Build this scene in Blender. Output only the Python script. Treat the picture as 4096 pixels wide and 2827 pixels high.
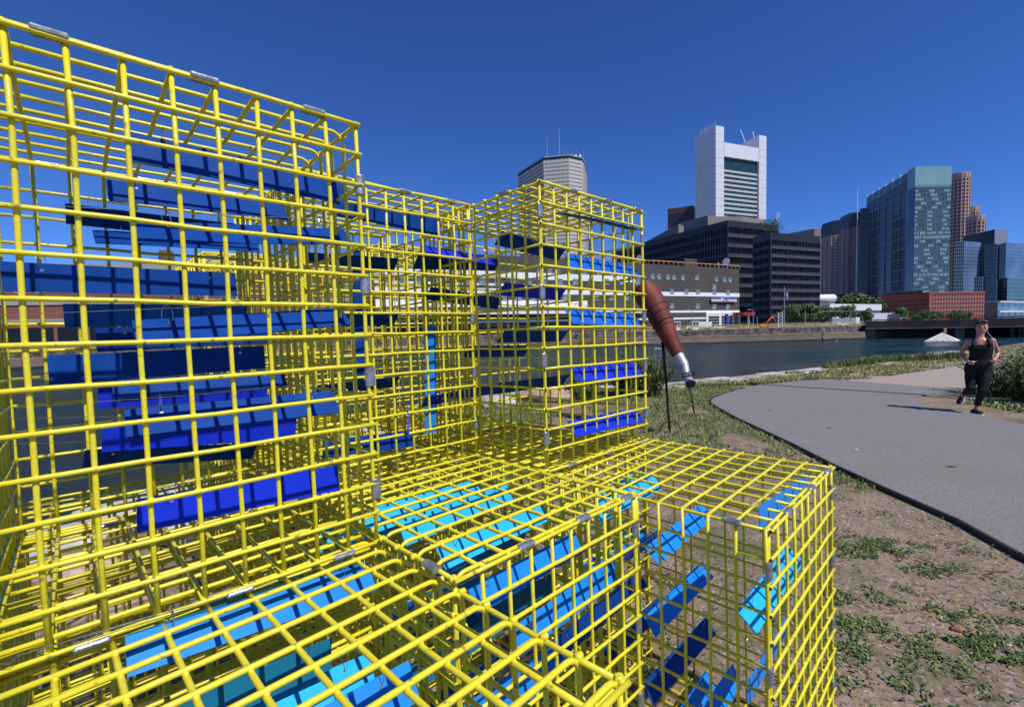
import bpy, bmesh, math, random
import numpy as np
from mathutils import Vector, Matrix, Quaternion
R = math.radians
random.seed(7)
rng = np.random.default_rng(7)
scn = bpy.context.scene
for o in list(bpy.data.objects): bpy.data.objects.remove(o)
C = scn.collection

# ------------------------------------------------------------------ camera, sky, sun, exposure
EYE = 1.70
cam_d = bpy.data.cameras.new('camera'); cam = bpy.data.objects.new('camera', cam_d); C.objects.link(cam)
CR = Matrix(((0.9997, 0.024479, 0.0), (-0.0013, 0.053074, -0.99859), (-0.024445, 0.998291, 0.05309)))
cam.matrix_world = Matrix.Translation((0, 0, EYE)) @ CR.to_quaternion().to_matrix().to_4x4()
cam_d.sensor_width = 36; cam_d.lens = 16.597; cam_d.clip_start = 0.02; cam_d.clip_end = 6000
scn.camera = cam
w = bpy.data.worlds.new('World'); scn.world = w; w.use_nodes = True
nt = w.node_tree; bg = nt.nodes['Background']
sky = nt.nodes.new('ShaderNodeTexSky'); sky.sky_type = 'NISHITA'; sky.sun_disc = False
sky.sun_elevation = R(53); sky.sun_rotation = R(135); sky.altitude = 0; sky.air_density = 0.7
sky.dust_density = 0.0; sky.ozone_density = 6.0
tint = nt.nodes.new('ShaderNodeMix'); tint.data_type = 'RGBA'; tint.blend_type = 'MULTIPLY'; tint.inputs[0].default_value = 1.0; tint.inputs[7].default_value = (0.56, 0.93, 1.58, 1)
nt.links.new(sky.outputs[0], tint.inputs[6]); nt.links.new(tint.outputs[2], bg.inputs[0]); bg.inputs[1].default_value = 0.080
sd = bpy.data.lights.new('sun', 'SUN'); sd.energy = 4.3; sd.angle = R(0.5); sd.color = (1.0, 0.95, 0.88)
so = bpy.data.objects.new('sun', sd); C.objects.link(so)
sv = Vector((0.70*math.cos(R(53)), -0.714*math.cos(R(53)), math.sin(R(53))))
so.rotation_euler = sv.to_track_quat('Z', 'Y').to_euler(); so.location = (6, -6, 12)
scn.view_settings.view_transform = 'Standard'; scn.view_settings.look = 'None'
scn.view_settings.exposure = 0.10; scn.view_settings.gamma = 1.0; scn.view_settings.use_curve_mapping = False

# ------------------------------------------------------------------ helpers
F_ = 1888.37
WR = np.array([[0.9997003, -0.0244795, 0], [-0.0012996, -0.0530737, 0.9985898], [-0.0244449, -0.9982905, -0.0530896]])
def ray(px, py): return WR @ np.array([(px-2048)/F_, (py-1413.5)/F_, 1.0])
def at_z(px, py, z=0.0):            # where a line of sight meets a level plane
    d = ray(px, py); t = (z-EYE)/d[2]; return Vector((d[0]*t, d[1]*t, z))
def at_y(px, py, y):                # where it meets the upright plane at distance y
    d = ray(px, py); t = y/d[1]; return Vector((d[0]*t, y, EYE+d[2]*t))

def mat(name, col, rough=0.6, metal=0.0, var=0.12, scale=8.0, bump=0.0, bscale=40.0, spec=0.5, col2=None, coat=0.0, stretch=None, det=4.0):
    m = bpy.data.materials.new(name); m.use_nodes = True; n = m.node_tree; b = n.nodes['Principled BSDF']
    b.inputs['Roughness'].default_value = rough; b.inputs['Metallic'].default_value = metal
    b.inputs['Specular IOR Level'].default_value = spec
    if coat: b.inputs['Coat Weight'].default_value = coat; b.inputs['Coat Roughness'].default_value = 0.08
    tc = n.nodes.new('ShaderNodeTexCoord'); src = tc.outputs['Object']
    if stretch:
        mp = n.nodes.new('ShaderNodeMapping'); mp.inputs['Scale'].default_value = stretch
        n.links.new(src, mp.inputs[0]); src = mp.outputs[0]
    t = n.nodes.new('ShaderNodeTexNoise'); t.inputs['Scale'].default_value = scale; t.inputs['Detail'].default_value = det
    n.links.new(src, t.inputs['Vector'])
    r = n.nodes.new('ShaderNodeValToRGB')
    c1 = tuple(max(0, c*(1-var)) for c in col[:3])+(1,); c2 = (tuple(col2)+(1,)) if col2 else tuple(min(1, c*(1+var)) for c in col[:3])+(1,)
    r.color_ramp.elements[0].color = c1; r.color_ramp.elements[0].position = 0.32
    r.color_ramp.elements[1].color = c2; r.color_ramp.elements[1].position = 0.68
    n.links.new(t.outputs['Fac'], r.inputs[0]); n.links.new(r.outputs[0], b.inputs['Base Color'])
    if bump:
        t2 = n.nodes.new('ShaderNodeTexNoise'); t2.inputs['Scale'].default_value = bscale; t2.inputs['Detail'].default_value = 5
        n.links.new(src, t2.inputs['Vector'])
        bp = n.nodes.new('ShaderNodeBump'); bp.inputs['Strength'].default_value = bump; bp.inputs['Distance'].default_value = 0.02
        n.links.new(t2.outputs['Fac'], bp.inputs['Height']); n.links.new(bp.outputs[0], b.inputs['Normal'])
    return m

def tag(o, label=None, cat=None, group=None, kind=None):
    if label: o['label'] = label
    if cat: o['category'] = cat
    if group: o['group'] = group
    if kind: o['kind'] = kind
    return o
def link(name, me, m=None, parent=None, M=None, smooth=False):
    o = bpy.data.objects.new(name, me); C.objects.link(o)
    if m is not None and not me.materials: me.materials.append(m)
    if smooth:
        for p in me.polygons: p.use_smooth = True
    if parent: o.parent = parent
    if M is not None: o.matrix_local = M
    return o
def empty(name, loc, M=None):
    o = bpy.data.objects.new(name, None); C.objects.link(o); o.empty_display_size = 0.1
    if M is not None: o.matrix_world = M
    else: o.location = loc
    return o
class MB:                            # collects faces, builds ONE mesh
    def __init__(s): s.v = []; s.f = []; s.mi = []
    def add(s, vs, fs, k=0):
        b = len(s.v); s.v += [tuple(p) for p in vs]; s.f += [tuple(i+b for i in f) for f in fs]; s.mi += [k]*len(fs)
    def box(s, lo, hi, k=0):
        x0, y0, z0 = lo; x1, y1, z1 = hi
        s.add([(x0,y0,z0),(x1,y0,z0),(x1,y1,z0),(x0,y1,z0),(x0,y0,z1),(x1,y0,z1),(x1,y1,z1),(x0,y1,z1)],
              [(0,3,2,1),(4,5,6,7),(0,1,5,4),(1,2,6,5),(2,3,7,6),(3,0,4,7)], k)
    def obox(s, c, ax, ay, az, k=0):   # oriented box: centre and three half-axis vectors
        c = Vector(c); ax = Vector(ax); ay = Vector(ay); az = Vector(az)
        vs = [c+ax*i+ay*j+az*l for l in (-1,1) for (i,j) in ((-1,-1),(1,-1),(1,1),(-1,1))]
        s.add(vs, [(0,3,2,1),(4,5,6,7),(0,1,5,4),(1,2,6,5),(2,3,7,6),(3,0,4,7)], k)
    def prism(s, pts, z0, z1, k=0):
        n = len(pts)
        a = sum(pts[i][0]*pts[(i+1)%n][1]-pts[(i+1)%n][0]*pts[i][1] for i in range(n))
        if a < 0: pts = pts[::-1]
        s.add([(p[0],p[1],z0) for p in pts]+[(p[0],p[1],z1) for p in pts],
              [tuple(range(n))[::-1], tuple(range(n,2*n))]+[(i,(i+1)%n,n+(i+1)%n,n+i) for i in range(n)], k)
    def tube(s, pts, rad, n=8, k=0, caps=True):
        pts = [Vector(p) for p in pts]
        if not hasattr(rad, '__len__'): rad = [rad]*len(pts)
        T = [((pts[min(i+1,len(pts)-1)]-pts[max(i-1,0)]).normalized()) for i in range(len(pts))]
        up = Vector((0,0,1)) if abs(T[0].z) < 0.9 else Vector((1,0,0))
        nn = T[0].cross(up).normalized(); base = len(s.v); vs = []; fs = []
        for i, p in enumerate(pts):
            nn = (nn-T[i]*nn.dot(T[i])).normalized(); bb = T[i].cross(nn)
            for j in range(n):
                a = 2*math.pi*j/n; vs.append(p+(nn*math.cos(a)+bb*math.sin(a))*rad[i])
        for i in range(len(pts)-1):
            for j in range(n):
                fs.append((i*n+j, i*n+(j+1)%n, (i+1)*n+(j+1)%n, (i+1)*n+j))
        if caps: fs.append(tuple(range(n))[::-1]); fs.append(tuple(range((len(pts)-1)*n, len(pts)*n)))
        s.add(vs, fs, k)
    def ball(s, c, r, k=0, seg=8, rings=6):
        rx, ry, rz = (r, r, r) if not hasattr(r, '__len__') else r
        vs = [(c[0], c[1], c[2]+rz)]
        for i in range(1, rings):
            for j in range(seg):
                t = math.pi*i/rings; a = 2*math.pi*j/seg
                vs.append((c[0]+rx*math.sin(t)*math.cos(a), c[1]+ry*math.sin(t)*math.sin(a), c[2]+rz*math.cos(t)))
        vs.append((c[0], c[1], c[2]-rz)); fs = [(0, 1+j, 1+(j+1)%seg) for j in range(seg)]
        for i in range(rings-2):
            for j in range(seg):
                a = 1+i*seg+j; b = 1+i*seg+(j+1)%seg; fs.append((a, a+seg, b+seg, b))
        L = len(vs)-1; o = 1+(rings-2)*seg
        fs += [(o+j, L, o+(j+1)%seg) for j in range(seg)]
        s.add(vs, fs, k)
    def mesh(s, name, mats=()):
        me = bpy.data.meshes.new(name); me.from_pydata(s.v, [], s.f)
        for m in mats: me.materials.append(m)
        if len(mats) > 1: me.polygons.foreach_set('material_index', s.mi)
        me.update(); return me
    def build(s, name, m, parent=None, M=None, smooth=False):
        mats = m if isinstance(m, (list, tuple)) else [m]
        return link(name, s.mesh(name, mats), None, parent, M, smooth)
def quick(name, fn, m, parent=None, smooth=False):
    b = MB(); fn(b); return b.build(name, m, parent, smooth=smooth)
def face_np(V, Fa, name, mats, mi=None, smooth=False):
    me = bpy.data.meshes.new(name); V = np.asarray(V, dtype=np.float32); Fa = np.asarray(Fa, dtype=np.int32)
    me.vertices.add(len(V)); me.vertices.foreach_set('co', V.ravel())
    k = Fa.shape[1]; me.loops.add(Fa.size); me.loops.foreach_set('vertex_index', Fa.ravel())
    me.polygons.add(len(Fa)); me.polygons.foreach_set('loop_start', np.arange(0, Fa.size, k, dtype=np.int32))
    for m in mats: me.materials.append(m)
    if mi is not None: me.polygons.foreach_set('material_index', np.asarray(mi, dtype=np.int32))
    me.update(calc_edges=True)
    if smooth: me.polygons.foreach_set('use_smooth', [True]*len(Fa))
    return me

# ------------------------------------------------------------------ materials
Y = mat('yellow_coating', (0.73,0.64,0.028), 0.34, var=0.05, scale=30, bump=0.10, bscale=120, spec=0.5)
n = Y.node_tree; b = n.nodes['Principled BSDF']        # scuffs and grime on the coating
old = b.inputs['Base Color'].links[0].from_socket
tx = n.nodes.new('ShaderNodeTexNoise'); tx.inputs['Scale'].default_value = 55; tx.inputs['Detail'].default_value = 6
rp = n.nodes.new('ShaderNodeValToRGB'); rp.color_ramp.elements[0].position = 0.63; rp.color_ramp.elements[1].position = 0.72
mx = n.nodes.new('ShaderNodeMix'); mx.data_type = 'RGBA'; mx.inputs[7].default_value = (0.30,0.22,0.05,1)
gm = n.nodes.new('ShaderNodeNewGeometry'); n.links.new(gm.outputs['Position'], tx.inputs['Vector'])
n.links.new(tx.outputs['Fac'], rp.inputs[0]); n.links.new(rp.outputs[0], mx.inputs[0]); n.links.new(old, mx.inputs[6]); n.links.new(mx.outputs[2], b.inputs['Base Color'])
CLIP = mat('galvanised_clip', (0.36,0.37,0.39), 0.42, 0.75, 0.2, 60, 0.12, 90)
STEEL = mat('bright_wire', (0.62,0.62,0.62), 0.25, 1.0, 0.1, 50)
RIM = mat('rod_end_rust', (0.10,0.06,0.04), 0.8, 0.3, 0.4, 80)
PL = {'cob': mat('cobalt_paint', (0.006,0.050,0.26), 0.55, 0.0, 0.16, 9, spec=0.06),
      'cer': mat('bright_blue_paint', (0.008,0.12,0.60), 0.42, 0.0, 0.12, 9, spec=0.14),
      'roy': mat('royal_paint', (0.008,0.030,0.56), 0.45, 0.0, 0.08, 3, spec=0.16),
      'azu': mat('azure_paint', (0.012,0.22,0.68), 0.45, 0.0, 0.08, 3, spec=0.16),
      'cya': mat('cyan_paint', (0.02,0.42,0.80), 0.45, 0.0, 0.08, 3, spec=0.16),
      'shaded_teal': mat('shaded_teal_paint', (0.012,0.17,0.30), 0.45, 0.0, 0.10, 3, spec=0.16)}  # teal is for slats in shade, the shade mixed into the colour
CONC = mat('concrete', (0.42,0.40,0.37), 0.85, 0, 0.2, 3, 0.3, 20)
WHITE = mat('white_paint', (0.78,0.78,0.77), 0.5, 0, 0.06, 2)
BLACK = mat('black_rubber', (0.02,0.02,0.02), 0.6, 0, 0.3, 20)
DGLASS = mat('dark_glass', (0.012,0.016,0.022), 0.08, 0, 0.5, 0.15, spec=0.7)
GREYM = mat('grey_metal', (0.40,0.41,0.43), 0.45, 0.6, 0.12, 4)

# ------------------------------------------------------------------ setting: water, land, path
def ngon(pts, z0, z1, name, m):
    bm = bmesh.new(); vs = [bm.verts.new((p[0], p[1], z1)) for p in pts]; f = bm.faces.new(vs); f.normal_update()
    if f.normal.z < 0: f.normal_flip()
    if z0 is not None:
        r = bmesh.ops.extrude_edge_only(bm, edges=bm.edges[:])
        for v in [e for e in r['geom'] if isinstance(e, bmesh.types.BMVert)]: v.co.z = z0
    bmesh.ops.triangulate(bm, faces=bm.faces[:]); bmesh.ops.recalc_face_normals(bm, faces=bm.faces[:])
    me = bpy.data.meshes.new(name); bm.to_mesh(me); bm.free(); return link(name, me, m)

WATER = bpy.data.materials.new('harbour_water'); WATER.use_nodes = True
n = WATER.node_tree; b = n.nodes['Principled BSDF']
b.inputs['Base Color'].default_value = (0.005,0.036,0.046,1); b.inputs['Roughness'].default_value = 0.10; b.inputs['IOR'].default_value = 1.33
b.inputs['Specular IOR Level'].default_value = 0.32
tc = n.nodes.new('ShaderNodeTexCoord'); mp = n.nodes.new('ShaderNodeMapping'); mp.inputs['Scale'].default_value = (1,1.7,1)
n1 = n.nodes.new('ShaderNodeTexNoise'); n1.inputs['Scale'].default_value = 1.3; n1.inputs['Detail'].default_value = 6; n1.inputs['Roughness'].default_value = 0.62
bp = n.nodes.new('ShaderNodeBump'); bp.inputs['Strength'].default_value = 1.0; bp.inputs['Distance'].default_value = 0.8
n2 = n.nodes.new('ShaderNodeTexNoise'); n2.inputs['Scale'].default_value = 0.06; n2.inputs['Detail'].default_value = 5; n.links.new(mp.outputs[0], n2.inputs['Vector'])
mr = n.nodes.new('ShaderNodeMapRange'); mr.inputs[1].default_value = 0.35; mr.inputs[2].default_value = 0.65; mr.inputs[3].default_value = 0.06; mr.inputs[4].default_value = 0.30
n.links.new(n2.outputs['Fac'], mr.inputs[0]); n.links.new(mr.outputs[0], b.inputs['Roughness'])
n.links.new(tc.outputs['Object'], mp.inputs[0]); n.links.new(mp.outputs[0], n1.inputs['Vector']); n.links.new(n1.outputs['Fac'], bp.inputs['Height']); n.links.new(bp.outputs[0], b.inputs['Normal'])
ob = ngon([(-3000,-3000),(3000,-3000),(3000,3000),(-3000,3000)], None, -3.0, 'water', WATER); tag(ob, kind='structure')

SOIL = bpy.data.materials.new('gravelly_soil'); SOIL.use_nodes = True
n = SOIL.node_tree; b = n.nodes['Principled BSDF']; b.inputs['Roughness'].default_value = 0.92; b.inputs['Specular IOR Level'].default_value = 0.2
tc = n.nodes.new('ShaderNodeTexCoord')
def noise(sc, det=5, rough=0.6):
    t = n.nodes.new('ShaderNodeTexNoise'); t.inputs['Scale'].default_value = sc; t.inputs['Detail'].default_value = det; t.inputs['Roughness'].default_value = rough
    n.links.new(tc.outputs['Object'], t.inputs['Vector']); return t
def ramp(src, a, ca, b_, cb):
    r = n.nodes.new('ShaderNodeValToRGB'); r.color_ramp.elements[0].position = a; r.color_ramp.elements[0].color = ca+(1,)
    r.color_ramp.elements[1].position = b_; r.color_ramp.elements[1].color = cb+(1,); n.links.new(src, r.inputs[0]); return r
def mixc(f, a, b_):
    m_ = n.nodes.new('ShaderNodeMix'); m_.data_type = 'RGBA'; n.links.new(f, m_.inputs[0]); n.links.new(a, m_.inputs[6]); n.links.new(b_, m_.inputs[7]); return m_.outputs[2]
base = ramp(noise(2.2).outputs['Fac'], 0.3, (0.20,0.135,0.088), 0.7, (0.34,0.245,0.165))
vo = n.nodes.new('ShaderNodeTexVoronoi'); vo.inputs['Scale'].default_value = 60; n.links.new(tc.outputs['Object'], vo.inputs['Vector'])
grit = ramp(vo.outputs['Color'], 0.25, (0.08,0.07,0.06), 0.8, (0.40,0.33,0.27))
gmask = ramp(noise(26, 3).outputs['Fac'], 0.46, (0,0,0), 0.56, (1,1,1))
col = mixc(gmask.outputs[0], base.outputs[0], grit.outputs[0])
green = ramp(noise(18, 6).outputs['Fac'], 0.3, (0.045,0.07,0.018), 0.7, (0.12,0.15,0.05))
gr = ramp(noise(0.9, 7, 0.72).outputs['Fac'], 0.50, (0,0,0), 0.62, (0.75,0.75,0.75))
col = mixc(gr.outputs[0], col, green.outputs[0]); n.links.new(col, b.inputs['Base Color'])
bp = n.nodes.new('ShaderNodeBump'); bp.inputs['Strength'].default_value = 0.7; bp.inputs['Distance'].default_value = 0.02
n.links.new(noise(45, 8, 0.7).outputs['Fac'], bp.inputs['Height']); n.links.new(bp.outputs[0], b.inputs['Normal'])

SHORE = [(-60,-60),(-14,-9),(-8,-3),(-5.4,1.4),(-3.9,4.2),(-2.7,7.0),(-2.0,9.4),(-0.8,12.1),(1.8,12.9),(4.2,12.9),(7.9,14.7),(10.8,16.3),(13.4,17.7),(22,23),(60,48),(200,70),(1500,200)]
land = SHORE+[(1500,-1500),(-60,-1500)]
g = ngon(land, -3.6, 0.0, 'ground', SOIL); tag(g, kind='structure')
for i in range(1): pass

ASPH = mat('asphalt', (0.20,0.198,0.202), 0.88, 0, 0.36, 90, 0.5, 160, spec=0.25, det=8)
n = ASPH.node_tree; b = n.nodes['Principled BSDF']; old = b.inputs['Base Color'].links[0].from_socket
tc = n.nodes.new('ShaderNodeTexCoord')
vo = n.nodes.new('ShaderNodeTexVoronoi'); vo.inputs['Scale'].default_value = 130; n.links.new(tc.outputs['Object'], vo.inputs['Vector'])
sp = ramp(vo.outputs['Color'], 0.74, (0,0,0), 0.92, (0.85,0.85,0.85))
lt = n.nodes.new('ShaderNodeRGB'); lt.outputs[0].default_value = (0.42,0.40,0.38,1)
c1 = mixc(sp.outputs[0], old, lt.outputs[0])
st = ramp(noise(1.1, 6, 0.7).outputs['Fac'], 0.38, (0,0,0), 0.70, (0.6,0.6,0.6))
br = n.nodes.new('ShaderNodeRGB'); br.outputs[0].default_value = (0.20,0.175,0.15,1)
n.links.new(mixc(st.outputs[0], c1, br.outputs[0]), b.inputs['Base Color'])
TANP = mat('worn_tan_asphalt', (0.35,0.285,0.25), 0.9, 0, 0.15, 60, 0.35, 120, spec=0.3)
L_ = [(3.3,-6),(3.38,1.0),(3.53,3.21),(3.65,3.81),(3.66,4.55),(3.70,5.4),(3.80,6.3),(3.84,6.92),(3.94,8.35),(4.06,9.24),(4.17,9.9),(4.41,10.42),(4.89,11.0),(5.72,11.83),(6.72,12.67),(7.72,13.1),(8.99,13.5)]
R_ = [(10.52,10.84),(9.03,10.29),(8.5,9.97),(8.2,9.6),(7.95,9.1),(7.9,8.58),(7.98,8.01),(7.88,7.21),(7.7,5.5),(7.5,3.0),(7.4,-6)]
p = ngon(L_+R_, -0.05, 0.030, 'path', ASPH); tag(p, kind='structure')
p2 = ngon([(8.99,13.5),(11.67,15.49),(14.58,16.99),(16.98,17.68),(26,23.5),(40,31),(44,27),(24,17.5),(15.5,12.9),(10.52,10.84)], -0.05, 0.030, 'path', TANP); tag(p2, kind='structure')
e = MB()
for a, b_ in zip(L_[1:-5], L_[2:-4]):
    a = Vector((a[0]-0.012, a[1], 0.008)); b_ = Vector((b_[0]-0.012, b_[1], 0.008)); d = (b_-a); nx = Vector((d.y,-d.x,0)).normalized()*0.014
    e.obox((a+b_)/2, d/2*1.01, nx, (0,0,0.038))
ed = e.build('path_edging', BLACK); tag(ed, 'black plastic edging strip along the near left edge of the asphalt path', 'edging')

# pale granite blocks capping the near seawall, each its own stone
GRAN = mat('granite', (0.46,0.44,0.41), 0.8, 0, 0.25, 9, 0.5, 30)
GRAN2 = mat('stained_granite', (0.33,0.29,0.26), 0.85, 0, 0.3, 6, 0.6, 24)
sw = empty('seawall', (2, 12.9, 0)); tag(sw, 'pale granite seawall along the near bank of the channel', 'seawall')
acc = 0
for i in range(2, len(SHORE)-4):
    a = Vector((*SHORE[i],0)); b_ = Vector((*SHORE[i+1],0)); d = b_-a; L = d.length; k = max(1, round(L/1.3)); t = d.normalized(); nx = Vector((-t.y,t.x,0))
    for j in range(k):
        c0 = a+d*((j+0.5)/k)+nx*random.uniform(-.12,.05); h = random.uniform(.02,.07)
        q = MB(); q.obox((0,0,-0.22), (L/k/2-0.02,0,0), (0,0.42+random.uniform(-.06,.06),0), (0,0,0.22+h))
        me = q.mesh('stone', [GRAN if random.random()<.75 else GRAN2]); bm = bmesh.new(); bm.from_mesh(me)
        bmesh.ops.bevel(bm, geom=bm.edges[:], offset=0.03, segments=1, affect='EDGES')
        for v in bm.verts: v.co += Vector([random.uniform(-.018,.018) for _ in range(3)])
        bm.to_mesh(me); bm.free()
        M = Matrix.Translation(c0-Vector((2,12.9,0))) @ Matrix.Rotation(math.atan2(t.y,t.x)+random.uniform(-.03,.03),4,'Z')
        link('stone', me, None, sw, M)

# far bank
FW = [(-400,40),(-150,64),(-82,80),(-43,93),(15,112),(42,114),(75,116),(94,121),(180,170),(600,300)]
FARG = mat('far_ground', (0.20,0.19,0.17), 0.9, 0, 0.25, 0.3)
fl = ngon(FW+[(3500,3500),(-3500,3500),(-3500,40)], -4, 0.25, 'far_ground', FARG); tag(fl, kind='structure')
MAS = mat('dark_masonry', (0.075,0.068,0.062), 0.9, 0, 0.45, 0.9, 0.4, 6, col2=(0.22,0.20,0.18), det=8)
LEDG = mat('tide_stained_ledge', (0.20,0.165,0.12), 0.9, 0, 0.3, 0.5, 0.3, 3, stretch=(1,1,6))
RUSTL = mat('rust_stain_ledge', (0.36,0.20,0.12), 0.9, 0, 0.3, 0.7, det=8)
WETW = mat('wet_timber', (0.035,0.03,0.025), 0.6, 0, 0.4, 1.5)
qw = empty('quay_wall', (15,112,0)); tag(qw, 'long dark stone quay wall on the far side of the channel', 'quay wall')
blk = MB(); led = MB(); rl = MB(); wet = MB()
for a, b_ in zip(FW[1:-2], FW[2:-1]):
    a = Vector((*a,0)); b_ = Vector((*b_,0)); d = b_-a; t = d.normalized(); nx = Vector((t.y,-t.x,0))   # toward the water
    n_ = int(d.length/1.1)
    for r_ in range(4):
        for j in range(n_):
            o = (0.5 if r_%2 else 0); c0 = a+t*((j+0.5+o)*1.1)+nx*(0.10+random.uniform(-.05,.06))
            blk.obox(c0+Vector((0,0,0.06-r_*0.40)), t*(0.53-random.uniform(0,.05)), nx*0.25, Vector((0,0,0.185)))
    led.obox((a+b_)/2+nx*0.75+Vector((0,0,-2.1)), d/2, nx*0.9, (0,0,0.68))
    rl.obox((a+b_)/2+nx*0.80+Vector((0,0,-1.40)), d/2, nx*0.9, (0,0,0.09))
    wet.obox((a+b_)/2+nx*1.0+Vector((0,0,-2.95)), d/2, nx*0.9, (0,0,0.22))
for m_, nm, k in ((blk,'stone_courses',MAS),(led,'ledge',LEDG),(rl,'ledge_top',RUSTL),(wet,'waterline_timber',WETW)):
    for i, v in enumerate(m_.v): m_.v[i] = (v[0]-15, v[1]-112, v[2])
    o = m_.build(nm, k, qw)
    if nm == 'stone_courses': o['kind'] = 'stuff'
# ------------------------------------------------------------------ the yellow wire cages
CL = 0.0805                                     # one mesh opening in metres
MC = Matrix(((0.716972,-0.696932,-0.015374),(0.697102,0.716822,0.014684),(0.000786,-0.021245,0.999774)))
W0 = Vector((0.1277,1.8226,1.1272))
def cw(u, v, z): return W0 + MC @ (Vector((u,v,z))*CL)
_c = {}
def rod_mesh(axis, n_, rad, rim, var):
    k = ('r',axis,n_,rad,rim,var)
    if k in _c: return _c[k]
    L = n_*CL; e = 0.11*CL; q = MB(); pts = []
    rr = random.Random(hash((axis,n_,var)) & 0xffff)
    for i in range(7):
        t = -e+(L+2*e)*i/6; a = rr.uniform(-.0017,.0017); b_ = rr.uniform(-.0017,.0017)
        pts.append({'x':(t,a,b_),'y':(a,t,b_),'z':(a,b_,t)}[axis])
    q.tube(pts, rad, 9); mi = [0]*len(q.f)
    q.mi = mi
    if rim: q.mi[-1] = 1; q.mi[-2] = 1
    me = q.mesh('rod', [Y,RIM])
    for p in me.polygons: p.use_smooth = len(p.vertices) == 4
    _c[k] = me; return me
def bent_mesh(nu, nz, rad, side):
    k = ('b',nu,nz,rad,side)
    if k in _c: return _c[k]
    br = 0.42*CL; x0 = -0.02*CL; zt = nz*CL; pts = [((nu+.1)*CL,0,zt),(nu*.66*CL,0.001,zt),(nu*.33*CL,-.001,zt)]
    for i in range(7):
        a = math.pi/2*i/6; pts.append((x0+br-br*math.sin(a), 0, zt-br+br*math.cos(a)))
    pts += [(x0-.001,0.001,zt*.66),(x0+.001,-.001,zt*.33),(x0,0,-.05*CL)]
    if side == 'right': pts = [(nu*CL-p[0],p[1],p[2]) for p in pts]
    q = MB(); q.tube(pts, rad, 9); me = q.mesh('rod', [Y])
    for p in me.polygons: p.use_smooth = len(p.vertices) == 4
    _c[k] = me; return me
def beads(kind, a, b_, rad):
    k = ('d',kind,a,b_,rad)
    if k in _c: return _c[k]
    q = MB()
    for i in range(a+1):
        for j in range(b_+1):
            s, t = i*CL, j*CL; R1 = rad*1.22; R2 = rad*1.55
            if kind == 'v': q.ball((s,0,t), (R2,R1*.95,R1), 0, 6, 4)
            elif kind == 'u': q.ball((0,s,t), (R1*.95,R1,R2), 0, 6, 4)
            else: q.ball((s,t,0), (R1,R2,R1*.95), 0, 6, 4)
    me = q.mesh('weld_joints', [Y])
    for p in me.polygons: p.use_smooth = True
    _c[k] = me; return me
def clip_mesh():
    if 'c' in _c: return _c['c']
    q = MB(); n_ = 12; L = .33*CL
    for s in (1.0,):
        vs = []
        for z in (-L,-L*.9,-L*.25,0,L*.3,L*.9,L):
            f = 1.0 if abs(z) < L*.95 else .9
            for j in range(n_):
                a = 2*math.pi*j/n_; vs.append((math.cos(a)*.18*CL*f+random.uniform(-.0003,.0003), math.sin(a)*.11*CL*f+random.uniform(-.0003,.0003), z))
        fs = [(i*n_+j,i*n_+(j+1)%n_,(i+1)*n_+(j+1)%n_,(i+1)*n_+j) for i in range(6) for j in range(n_)]
        fs += [tuple(range(n_))[::-1], tuple(range(6*n_,7*n_))]; q.add(vs, fs)
        q.box((-.03*CL,-.10*CL,-L*.5),(.02*CL,-.088*CL,L*.5))
    _c['c'] = q.mesh('metal_clip', [CLIP]); return _c['c']
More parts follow.
